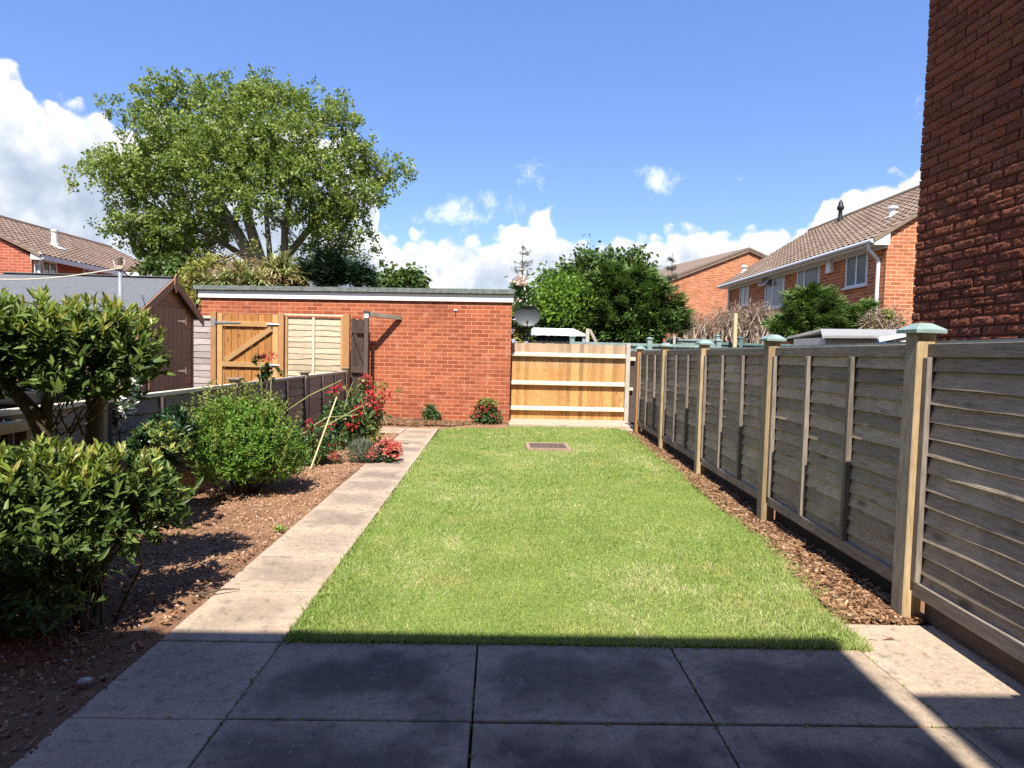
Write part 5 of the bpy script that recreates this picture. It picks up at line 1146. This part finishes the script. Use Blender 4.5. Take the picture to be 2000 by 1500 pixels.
rose('rose_bush', 'tall red-flowered rose with arching canes beside the brick wall', (-2.0, 8.3, 0), [(A(718, 745, 8.4), (0, 0, .2)), (A(742, 775, 8.4), (0, 0, .2)), (A(690, 775, 8.3), (0, 0, .1)), (A(735, 800, 8.2), (.05, 0, .1)), (A(655, 775, 8.2), (-.1, 0, .15)), (A(700, 815, 8.2), (0, 0, .1)), (A(650, 800, 8.2), (0, 0, .1)), (A(715, 790, 8.5), (0, 0, .1)), (A(640, 830, 8.1), (-.05, 0, .1)), (A(725, 830, 8.1), (0, 0, .1)), (A(690, 800, 8.0), (0, 0, .1)), (A(750, 800, 8.3), (.05, 0, .1)), (A(668, 790, 8.1), (0, 0, .1)), (A(640, 800, 7.9), (-.05, 0, .1))], 44, .05,
     [A(708, 738, 8.4), A(716, 748, 8.4), A(722, 757, 8.35), A(652, 763, 8.2), A(660, 760, 8.2), A(724, 775, 8.2), A(727, 785, 8.2), A(756, 778, 8.35), A(752, 770, 8.35), A(703, 800, 8.1), A(690, 810, 8.1), A(700, 820, 8.1), A(738, 805, 8.2), A(742, 800, 8.2), A(688, 834, 8.0), A(720, 745, 8.4), A(730, 768, 8.3), A(712, 742, 8.4), A(735, 790, 8.2), A(695, 805, 8.0)], hr=.052)
P = np.array([A(random.gauss(735, 18), random.gauss(775, 16), 8.45) for k in range(22)]+[A(random.gauss(710, 12), random.gauss(760, 10), 8.4) for k in range(10)])
t = thing('lime_bush', 'yellow-green bushy plant with bronze tips below the red rose', 'bush', (-1.78, 8.2, 0))
lob = [(-1.80, 8.35, .28, .24, .25, .2), (-1.92, 8.45, .22, .25, .25, .2), (-1.72, 8.3, .2, .2, .2, .18)]
p, d = in_lobes(lob, 420, .6, -.7); Mx, T = rosettes(p, nrm(d+np.array([0, 0, .8])), 6, .05, .02, along=.04); foliage('foliage', M['lime_leaf'], t, Mx, T, RNG.random(len(T)))
Mx, T = rosettes(np.repeat(P, 4, 0)+rdir(len(P)*4)*.05, rdir(len(P)*4), 4, .045, .022); foliage('tip_foliage', M['lime_leaf'], t, Mx, T, RNG.uniform(.4, 1, len(T)))
m = MB()
for k in range(22): twigs(m, (-1.82, 8.35, -.02), [p[RNG.integers(len(p))]], .006, .002, 4)
for k in range(8): twigs(m, (-1.85, 8.4, .1), [P[RNG.integers(len(P))]], .005, .002, 4)
m.build('stems', M['cane_green'], t)
rose('rose_bush', 'dark-leaved rose with a few red blooms just right of the round bush', (-2.15, 7.2, 0), [(A(575, 850, 7.1), (0, 0, .1)), (A(605, 845, 7.2), (0, 0, .1)), (A(560, 870, 7.0), (0, 0, .1)), (A(640, 850, 7.3), (0, 0, .1)), (A(615, 830, 7.3), (0, 0, .05)), (A(660, 860, 7.2), (0, 0, .1)), (A(590, 865, 7.1), (0, 0, .1)), (A(575, 835, 7.5), (0, 0, .1)), (A(650, 835, 7.6), (0, 0, .1))], 38, .045,
     [A(602, 823, 7.3), A(605, 832, 7.3), A(608, 838, 7.3), A(648, 834, 7.5)], hr=.035)
rose('climbing_rose', 'single tall rose stem with red blooms standing above the low fence', (-2.5, 6.75, 0), [(A(508, 700, 6.9), (-.02, 0, .1)), (A(530, 698, 6.9), (.03, 0, .1)), (A(535, 790, 6.9), (.08, 0, .15))], 2, .06,
     [A(506, 702, 6.9), A(512, 700, 6.9), A(530, 694, 6.9), A(535, 697, 6.9), A(521, 699, 6.9)], hr=.032, cat='rose')
P = np.array([A(random.gauss(x, s), random.gauss(y, s*.7), 6.9) for x, y, s, n in [(517, 735, 8, 14), (538, 795, 8, 14), (525, 720, 5, 6), (510, 705, 5, 5)] for _ in range(n)]); o = bpy.data.objects['climbing_rose']
Mx, T = rosettes(P, nrm(rdir(len(P))+np.array([0, 0, .5])), 4, .062, .04); foliage('foliage', M['dark_leaf'], o, Mx, T, RNG.random(len(T)))
m = MB()
for a, b, c in (((560, 802, 7.4), (605, 772, 7.4), (668, 742, 7.5)), ((580, 850, 7.2), (640, 830, 7.4), (708, 792, 7.6)), ((672, 800, 7.9), (680, 770, 7.9), (690, 745, 7.9)), ((600, 838, 7.3), (640, 815, 7.5), (700, 810, 7.7))):
    m.tube([A(*a), A(*b), A(*c)], [.006, .006, .004], 6)
m.build('canes', M['cane_green'], bpy.data.objects['rose_bush'])
# the pale stake
st0, st1 = gnd(604, 915), at(658, 775, 7.25)
m = MB(); m.tube([tuple(st0-Zv*.05), tuple(st1)], [.010, .009], 8); tag(m.build('garden_stake', M['cane'], None, tuple(st0)), 'pale leaning bamboo stake among the roses', 'stake')
# --- low plants by the path
def mound(name, label, cat, lobes, n, k, L, Wd, lm, parts=(), stems=12, shell=.6, up=.7):
    L_ = np.array(lobes); b = L_[:, :3].mean(0); t = thing(name, label, cat, (b[0], b[1], 0)); p, d = in_lobes(lobes, n, shell, -.8); p[:, 2] = np.maximum(p[:, 2], .015)
    Mx, T = rosettes(p, nrm(d+np.array([0, 0, up])+rdir(n)*.3), k, L, Wd, along=L*.7); foliage('foliage', M[lm], t, Mx, T, RNG.random(len(T)))
    m = MB()
    for _ in range(stems): twigs(m, (b[0], b[1], -.01), [p[RNG.integers(n)]], .005, .002, 4)
    m.build('stems', M['bark'], t); return t
a = gnd(752, 905)
t = mound('flower_mound', 'low mound of coral-red flowers spilling over the path edge', 'flowers', [(a.x-.02, a.y+.15, .10, .17, .17, .12), (a.x-.16, a.y+.08, .06, .13, .12, .09), (a.x+.07, a.y+.1, .08, .09, .12, .10)], 240, 6, .035, .018, 'dark_leaf')
c, d = in_lobes([(a.x-.0, a.y+.12, .13, .19, .19, .14), (a.x+.09, a.y+.05, .1, .11, .13, .13), (a.x-.18, a.y+.02, .06, .09, .09, .08)], 95, .2, -.3); flower_heads('blossom', M['petal_coral'], t, c, .022, 9, .026)
a = gnd(700, 905)
mound('lavender_plant', 'grey-green lavender clump beside the coral-red flowers', 'lavender', [(a.x, a.y+.12, .12, .16, .15, .16), (a.x+.12, a.y+.1, .1, .13, .13, .12)], 420, 7, .07, .005, 'lavender', up=1.3)
a = gnd(650, 905)
t = rose('rose_bush', 'short rose with one pinkish red bloom behind the leaning stake', (a.x, a.y+.1, 0), [(A(651, 868, 7.3), (0, 0, .03)), (A(640, 875, 7.3), (-.03, 0, .03)), (A(625, 882, 7.2), (-.03, 0, .03))], 8, .035, [A(648, 872, 7.2), A(652, 880, 7.2), A(655, 890, 7.2), A(650, 896, 7.2), A(644, 884, 7.2)], hr=.03)
a = gnd(590, 905)
mound('small_plant', 'small yellowish plant in the soil below the dark-leaved rose', 'plant', [(a.x, a.y+.1, .08, .2, .12, .1), (a.x+.12, a.y+.2, .09, .15, .12, .1)], 110, 5, .03, .016, 'lime_leaf')
a = gnd(547, 1036)
mound('weed', 'tiny green weed at the edge of the stone path', 'weed', [(a.x, a.y, .012, .05, .035, .014)], 18, 5, .024, .010, 'round_leaf', stems=4)
a = gnd(835, 822, .05); a = Vector((a.x+.03, 11.72, .05))
mound('small_bush', 'small dark green bush against the foot of the garage wall', 'bush', [(a.x, a.y, .20, .16, .14, .16), (a.x+.03, a.y, .12, .18, .15, .12)], 260, 7, .04, .018, 'rose_leaf')
t = mound('flowering_bush', 'round bush with pinkish red flowers at the garage corner', 'bush', [(-.20, 11.38, .27, .22, .18, .24), (-.24, 11.36, .14, .27, .18, .14), (-.08, 11.4, .18, .2, .15, .17)], 560, 7, .042, .02, 'rose_leaf')
c, d = in_lobes([(-.2, 11.34, .22, .26, .18, .20)], 26, .1, -.5); c = c[c[:, 1] < 11.4]; flower_heads('blossom', M['petal_red'], t, c, .025, 9, .028)
p, d = in_lobes([(-.18, 11.38, .36, .2, .16, .16)], 90, .3, 0); Mx, T = rosettes(p, nrm(d+np.array([0, 0, .7])), 6, .04, .016); foliage('young_foliage', M['lime_leaf'], t, Mx, T, RNG.random(len(T)))

# ================================================================== TREES
def px_lobes(spec, y, jit=.35, flat=.9):
    out = []
    for s in spec:
        px, py, r = s[:3]; yy = y+(s[3] if len(s) > 3 else random.uniform(-1, 1)*jit*r/F_PX*y*2); c = at(px, py, yy); rr = r/F_PX*yy; out.append((c.x, c.y, c.z, rr, rr*flat, rr*(s[4] if len(s) > 4 else 1)))
    return out
def tree(name, label, cat, y, base_px, lobes, n, k, L, Wd, lm, trunks, bark='bark_grey', shell=.8, twn=120, clump=.35, droop=.25, tmpl=DIAM, tr=.012, up=.35, sub=1, subr=.6):
    base = at(base_px, 690, y); t = thing(name, label, cat, (base.x, y, 0)); lob = px_lobes(lobes, y)
    p, d = in_lobes(lob, n, shell, -1); p[:, 2] = np.maximum(p[:, 2], .3); p0_ = p
    if sub > 1:                                     # each bough carries several leaf tufts, flattened and hanging outwards
        o = np.clip(RNG.normal(0, 1, (n*sub, 3)), -1.7, 1.7)*np.array([1, 1, .42])*subr; p = np.repeat(p, sub, 0)+o+np.repeat(d, sub, 0)*subr*.2*RNG.random((n*sub, 1)); p[:, 2] -= .25*np.linalg.norm(o[:, :2], axis=1); d = np.repeat(d, sub, 0); n = n*sub
    dd = nrm(d+np.array([0, 0, up])+rdir(n)*.6); cl = np.repeat(p, k, 0)+RNG.normal(0, clump*.45, (n*k, 3))
    ax = np.repeat(dd, k, 0)*.6+rdir(n*k); ax[:, 2] -= droop; nm = rdir(n*k)+np.array([0, -.15, .7])
    LL = L*RNG.uniform(.65, 1.35, n*k); crn = np.clip(np.repeat(RNG.beta(2, 2.4, n), k)*.6+RNG.random(n*k)*.45-.03, 0, 1)
    foliage('crown', M[lm], t, frames(ax, nm, LL, LL*Wd/L), cl, crn, tmpl)
    m = MB(); ends = []
    for tr_ in trunks:
        pts = [at(q[0], q[1], y+(q[2] if len(q) > 2 else 0)) for q in tr_[1]]
        r0 = tr_[0]; b = Vector((base.x+(pts[0].x-base.x)*.3, y, -.1)); pts = [b]+pts; m.tube(pts, list(np.linspace(r0*1.15, r0*.25, len(pts))), 9); ends += pts[2:] if len(pts) > 2 else pts[1:]
    for q in p0_[RNG.choice(len(p0_), min(len(p0_), twn), replace=False)]:
        s = min(ends, key=lambda v: (v-Vector(q)).length+max(0, v.z-q[2])*.7); twigs(m, s, [q], tr*2.2, tr*.5, 5, .12)
    smooth(m.build('trunk', M[bark], t)); return t
tree('broad_tree', 'large broad multi-stemmed tree with light green leaves behind the garage', 'tree', 22, 508,
     [(222, 318, 28, -.5), (188, 300, 13, 0), (190, 335, 11, 0), (172, 312, 7, 0), (252, 352, 42, -1), (275, 215, 34, .5), (300, 165, 18, 0), (325, 190, 42, 0), (390, 190, 42, .5), (455, 200, 42, -1), (525, 200, 44, .5), (495, 178, 34, .3), (430, 172, 26, 0), (550, 165, 22, 0), (610, 180, 24, .2), (580, 205, 40, 0), (640, 222, 40, .5), (685, 265, 38, 0), (705, 320, 32, .5), (750, 335, 28, 0), (776, 330, 13, 0), (745, 355, 16, 0), (715, 375, 28, -.5),
      (330, 270, 66, -1.5), (430, 285, 78, -2), (540, 280, 78, -1.5), (620, 300, 66, -.5), (290, 330, 50, -1), (370, 370, 78, 1.5), (455, 365, 62, -2.6), (560, 350, 60, -2), (640, 385, 56, 0), (680, 430, 40, .5), (703, 455, 22, 0),
      (265, 415, 42, 0), (310, 430, 50, -1), (270, 465, 34, .5), (335, 480, 46, 1), (385, 480, 40, 2.5), (385, 430, 52, -.6), (505, 398, 30, -2.8), (600, 430, 38, -1), (650, 470, 34, .5), (610, 490, 28, 2), (690, 495, 18, 0), (325, 515, 30, 1), (560, 430, 30, 3), (440, 430, 34, 3.5)],
     640, 27, .112, .074, 'tree_leaf',
     [(.26, [(505, 530), (455, 440), (400, 350, -.5), (340, 280, -1)]), (.24, [(515, 530), (485, 430), (470, 330, -1), (455, 220)]), (.16, [(556, 530), (556, 440), (575, 340, -1), (610, 250)]), (.16, [(520, 530, 1), (430, 470, 1), (330, 420), (230, 360)]), (.16, [(545, 520, 1), (610, 440), (680, 380), (750, 340)]), (.12, [(530, 530, 1), (520, 420, 1), (535, 300, 1), (540, 220)])],
     twn=300, clump=.19, shell=.85, tr=.014, sub=5, subr=.40)
tree('oak_tree', 'dark green oak with an open ragged top behind the conifers', 'tree', 30, 1180,
     [(1175, 523, 28), (1205, 514, 22), (1230, 528, 28), (1150, 518, 18), (1115, 530, 22), (1255, 540, 22), (1100, 540, 18), (1265, 560, 18), (1180, 560, 45), (1225, 570, 40), (1130, 570, 35), (1070, 545, 14), (1140, 495, 10), (1240, 505, 16), (1075, 565, 22)],
     560, 12, .26, .17, 'oak_leaf', [(.22, [(1180, 600), (1185, 540), (1190, 500)]), (.12, [(1170, 600), (1140, 560), (1110, 535)]), (.12, [(1190, 600), (1230, 550), (1250, 520)])], twn=120, clump=.55, shell=.9)
tree('hedge_tree', 'bright green hedge-like trees left of the big conifer', 'trees', 16, 1090,
     [(1020, 600, 26), (1060, 590, 35), (1100, 590, 35), (1140, 590, 35), (1050, 620, 30), (1090, 625, 32), (1130, 625, 30), (1025, 565, 18), (1085, 560, 22), (1120, 555, 20), (1160, 620, 25)],
     620, 12, .13, .06, 'hedge_leaf', [(.08, [(1060, 640), (1065, 590)]), (.08, [(1110, 640), (1110, 580)])], bark='bark', twn=60, clump=.3)
t = tree('climbing_rose', 'pale pink climbing rose growing above the satellite dish', 'rose', 13.2, 1015,
     [(1015, 560, 14), (1012, 590, 14), (1018, 640, 20), (1022, 655, 16), (1008, 575, 10), (1030, 575, 12)], 150, 10, .08, .045, 'rose_leaf', [(.02, [(1012, 650), (1015, 600), (1018, 550)])], bark='cane_green', twn=20, clump=.12)
flower_heads('blossom', M['petal_pale'], t, np.array([A(random.gauss(1020, 8), random.gauss(548, 8), 13.0) for k in range(14)]+[A(1010, 588, 12.9), A(1002, 548, 13)]), .05, 8, .06)
Mx, T = rosettes(np.array([A(random.gauss(1015, 8), random.gauss(650, 8), 12.95) for k in range(30)]), rdir(30), 5, .09, .05); foliage('young_foliage', M['lime_leaf'], t, Mx, T, RNG.random(len(T)))
tree('small_tree', 'distant rounded dark green tree showing above the garage roof', 'tree', 40, 785, [(785, 548, 22), (760, 552, 16), (812, 552, 16), (735, 556, 10)], 130, 12, .35, .25, 'oak_leaf', [(.2, [(785, 580), (785, 555)])], twn=20, clump=.6)
def conifer(name, label, y, base_px, top, tiers, n, L, lm, bark='bark', spray=10, sparse=False, droop=.12, up=.22):
    """tiers: (px, py, radius in px); sprays of flat needles run outwards along drooping branches"""
    base = at(base_px, 690, y); t = thing(name, label, 'conifer', (base.x, y, 0)); m = MB(); tp = at(*top, y); m.tube([(base.x, y, -.1), ((base.x+tp.x)/2, y, tp.z*.5), tuple(tp)], [.10 if not sparse else .05, .06 if not sparse else .035, .01], 7)
    P = []; A_ = []; Lr = []
    per = np.array([q[2]**(1.4) for q in tiers]); per = per/per.sum()
    for (px, py, r), w in zip(tiers, per):
        c = at(px, py, y); rr = r/F_PX*y; xax = base.x+(tp.x-base.x)*max(0, min(1, c.z/tp.z)); nb = max(3, int(n*w))
        for k in range(nb):
            a = random.uniform(0, 6.3); ln = rr*random.uniform(.55, 1.08); d = np.array([math.cos(a), math.sin(a), random.uniform(-droop, up+.25)]); q0 = np.array(c)+np.array([0, 0, random.uniform(-.25, .2)*rr]); q1 = q0+d*ln
            m.tube([tuple(q0*.9+np.array([xax, y, c.z])*.1), tuple((q0+q1)/2+np.array([0, 0, .03*ln])), tuple(q1)], [.018, .010, .003], 4, cap=False)
            ss = np.random.default_rng(k).random(spray)**.6
            for s in np.sort(ss): P.append(q0+(q1-q0)*(.25+.78*s)); A_.append(d+np.array([0, 0, -.05]))
    P = np.array(P); A_ = np.array(A_); k = 17; n2 = len(P)*k; L *= .66; ax = np.repeat(nrm(A_), k, 0)+rdir(n2)*.5; ax[:, 2] += up*.4; T = np.repeat(P, k, 0)+RNG.normal(0, L*.3, (n2, 3)); LL = L*RNG.uniform(.5, 1.3, n2)
    foliage('crown', M[lm], t, frames(ax, np.tile([0, -.2, 1.], (n2, 1))+rdir(n2)*.5, LL, LL*.17), T, np.clip(np.repeat(RNG.beta(2, 2.5, len(P)), k)*.7+RNG.random(n2)*.35, 0, 1), DIAM)
    m.build('trunk', M[bark], t); return t
conifer('conifer', 'large spreading dark conifer in the middle beyond the teal fence', 16, 1230, (1215, 520), [(1190, 545, 40), (1235, 545, 45), (1210, 575, 60), (1255, 580, 55), (1180, 600, 55), (1235, 605, 75), (1285, 605, 52), (1200, 635, 70), (1260, 640, 65), (1300, 630, 38), (1160, 640, 40), (1230, 660, 70)], 330, .30, 'conifer', spray=12)
conifer('conifer', 'bright green spreading conifer in front of the white-guttered house', 14.5, 1575, (1575, 565), [(1585, 580, 32), (1560, 600, 42), (1605, 605, 42), (1540, 625, 42), (1585, 635, 55), (1640, 620, 42), (1665, 610, 34), (1625, 645, 50), (1535, 650, 40), (1680, 630, 32), (1590, 660, 50), (1690, 645, 25)], 270, .24, 'conifer', spray=11, up=.3)
conifer('conifer', 'dark flat-branched conifer sticking out behind the garage roof', 18, 650, (640, 500), [(640, 515, 30), (655, 530, 45), (680, 540, 38), (620, 540, 40), (695, 550, 28), (660, 550, 45), (705, 538, 18)], 100, .34, 'conifer_dark', spray=10)
conifer('spruce', 'thin bare-looking young spruce rising against the clouds', 27, 1020, (1021, 474), [(1021, 485, 6), (1021, 495, 14), (1021, 510, 12), (1021, 520, 22), (1021, 532, 20), (1021, 545, 14)], 34, .16, 'lavender', spray=3, sparse=True)
conifer('sapling', 'wispy young sapling beside the red gable house', 24, 1312, (1313, 495), [(1313, 510, 8), (1312, 525, 10), (1310, 545, 14), (1310, 565, 14)], 26, .2, 'lavender', spray=4, sparse=True)
# spiky cordyline with plumes behind the garage
t = thing('cordyline', 'spiky sword-leaved cordyline with tan flower plumes behind the garage', 'cordyline', (at(500, 560, 17).x, 17, 0))
m = MB(); hd = [(440, 545, 17, .5), (470, 530, 17, .6), (510, 545, 16.8, .5), (535, 520, 17.2, .55), (560, 530, 17.2, .55), (490, 550, 16.6, .5), (555, 515, 17.4, .5), (410, 550, 17.2, .4)]
P = []; Dn = []; LLs = []
for px, py, y, s in hd:
    c = at(px, py+8, y); m.tube([(at(500, 560, 17).x, 17, 0), (c.x*.7+at(500, 560, 17).x*.3, y, c.z*.6), tuple(c)], [.12, .10, .07], 8)
    for k in range(95): d = rdir(1)[0]; d[2] = abs(d[2])*1.1-.25; P.append(c); Dn.append(d); LLs.append(s*random.uniform(.8, 1.4))
SW = (np.array([(0, -.5, 0), (0, .5, 0), (.4, -.5, .03), (.4, .5, .03), (.75, -.4, -.06), (.75, .4, -.06), (1, 0, -.28)], float), [np.array([(4, 5, 6)]), np.array([(0, 1, 3, 2), (2, 3, 5, 4)])])
P, Dn, LLs = np.array(P), np.array(Dn), np.array(LLs); n = len(P)
foliage('foliage', M['sword'], t, frames(Dn, np.tile([0, 0, 1.], (n, 1))+rdir(n)*.1, LLs, np.full(n, .06), LLs), P, RNG.random(n), SW); smooth(m.build('trunk', M['bark'], t))
C = np.array([A(random.gauss(x, 17), random.gauss(y, 9), 16.6+random.uniform(-.2, .4)) for x, y in [(475, 510), (490, 515), (425, 525), (410, 535), (520, 545), (500, 545), (545, 555), (480, 525), (455, 515), (590, 555), (530, 530), (515, 550)] for _ in range(5)])
n = len(C)*16; T = np.repeat(C, 16, 0)+RNG.normal(0, .10, (n, 3)); foliage('plumes', M['plume'], t, frames(rdir(n), rdir(n), np.full(n, .12), np.full(n, .016)), T, RNG.random(n), DIAM)
tree('yellow_shrub', 'yellowish leafy shrub between the shed roof and cordyline', 'shrub', 18.2, 390, [(385, 525, 20), (405, 515, 18), (375, 550, 22), (395, 548, 20), (360, 560, 18), (390, 580, 20), (420, 508, 10), (495, 478, 7)], 170, 10, .12, .06, 'lime_leaf', [(.05, [(385, 580), (390, 530)])], bark='bark', twn=60, clump=.22)
tree('dark_shrub', 'dark green shrub behind the shed ridge at the tree foot', 'shrub', 19.5, 330, [(320, 530, 26), (350, 525, 24), (300, 520, 18), (340, 545, 26), (370, 545, 18)], 130, 10, .16, .1, 'oak_leaf', [(.06, [(335, 560), (335, 530)])], bark='bark', twn=30, clump=.3)
# cut-back dead hedges
def dead_hedge(name, label, y, lobes, n, twign, leafy=None, cat='hedge'):
    lob = px_lobes(lobes, y); L_ = np.array(lob); b = L_[:, :3].mean(0); t = thing(name, label, cat, (b[0], b[1], 0)); m = MB(); p, d = in_lobes(lob, n, .9, -.6)
    for q in p[:twign]:
        k = int(np.argmin(np.abs(L_[:, 0]-q[0])+RNG.random(len(L_))*.3)); r = Vector((L_[k, 0]+random.uniform(-.2, .2), L_[k, 1]+random.uniform(-.2, .2), max(.2, L_[k, 2]-.9))); twigs(m, r, [q], random.uniform(.012, .04), .006, 5, .25, 1)
    for k in range(len(lob)): m.tube([(L_[k, 0], L_[k, 1], 0), (L_[k, 0]+random.uniform(-.1, .1), L_[k, 1], L_[k, 2])], [.06, .03], 6)
    m.build('branches', M['twig'], t); k = 9; n2 = n*k; ax = np.repeat(d, k, 0)*.5+rdir(n2); ax[:, 2] -= .15
    foliage('twigs', M['dry'], t, frames(ax, rdir(n2), np.full(n2, .20), np.full(n2, .016)), np.repeat(p, k, 0)+RNG.normal(0, .09, (n2, 3)), RNG.random(n2), DIAM)
    if leafy: q, d = in_lobes(lob, leafy, .4, -.2); Mx, T = rosettes(q, d, 6, .08, .03); foliage('foliage', M['lime_leaf'], t, Mx, T, RNG.random(len(T))*.6)
    return t
dead_hedge('dead_hedge', 'bare pruned hedge with thick pale stubs below the red gable', 18.2, [(1330, 640, 18), (1350, 632, 20), (1370, 632, 20), (1390, 636, 18), (1340, 655, 20), (1375, 655, 20)], 120, 120)
dead_hedge('dead_hedge', 'tangled grey-brown dead hedge between pale pole and right conifer', 17.8, [(1415, 625, 24), (1445, 622, 25), (1475, 622, 26), (1500, 622, 22), (1430, 645, 26), (1470, 645, 26), (1500, 645, 22)], 420, 150)
dead_hedge('pruned_bush', 'pruned bush of pale twigs with few leaves beside the rough brick wall', 13.5, [(1705, 632, 16), (1725, 625, 20), (1745, 628, 16), (1735, 640, 18), (1712, 642, 16)], 110, 90, 90, 'bush')

# ------------------------------------------------------------------ repeats share a group
for pre, grp in (('gate_post', 'posts by the garage gates'), ('lap_panel', 'lap panels beside the new gate'), ('conifer', 'conifers beyond the fences'), ('rose_bush', 'roses in the flower bed'), ('dead_hedge', 'cut back dead hedges'), ('teal_fence', 'teal fences of the gardens behind'), ('brick_house', 'brick houses around the garden'), ('gable_house', 'gable houses in the background'), ('dark_shrub', 'dark green shrubs')):
    for o in bpy.data.objects:
        if o.name.split('.')[0] == pre and o.parent is None: o['group'] = grp
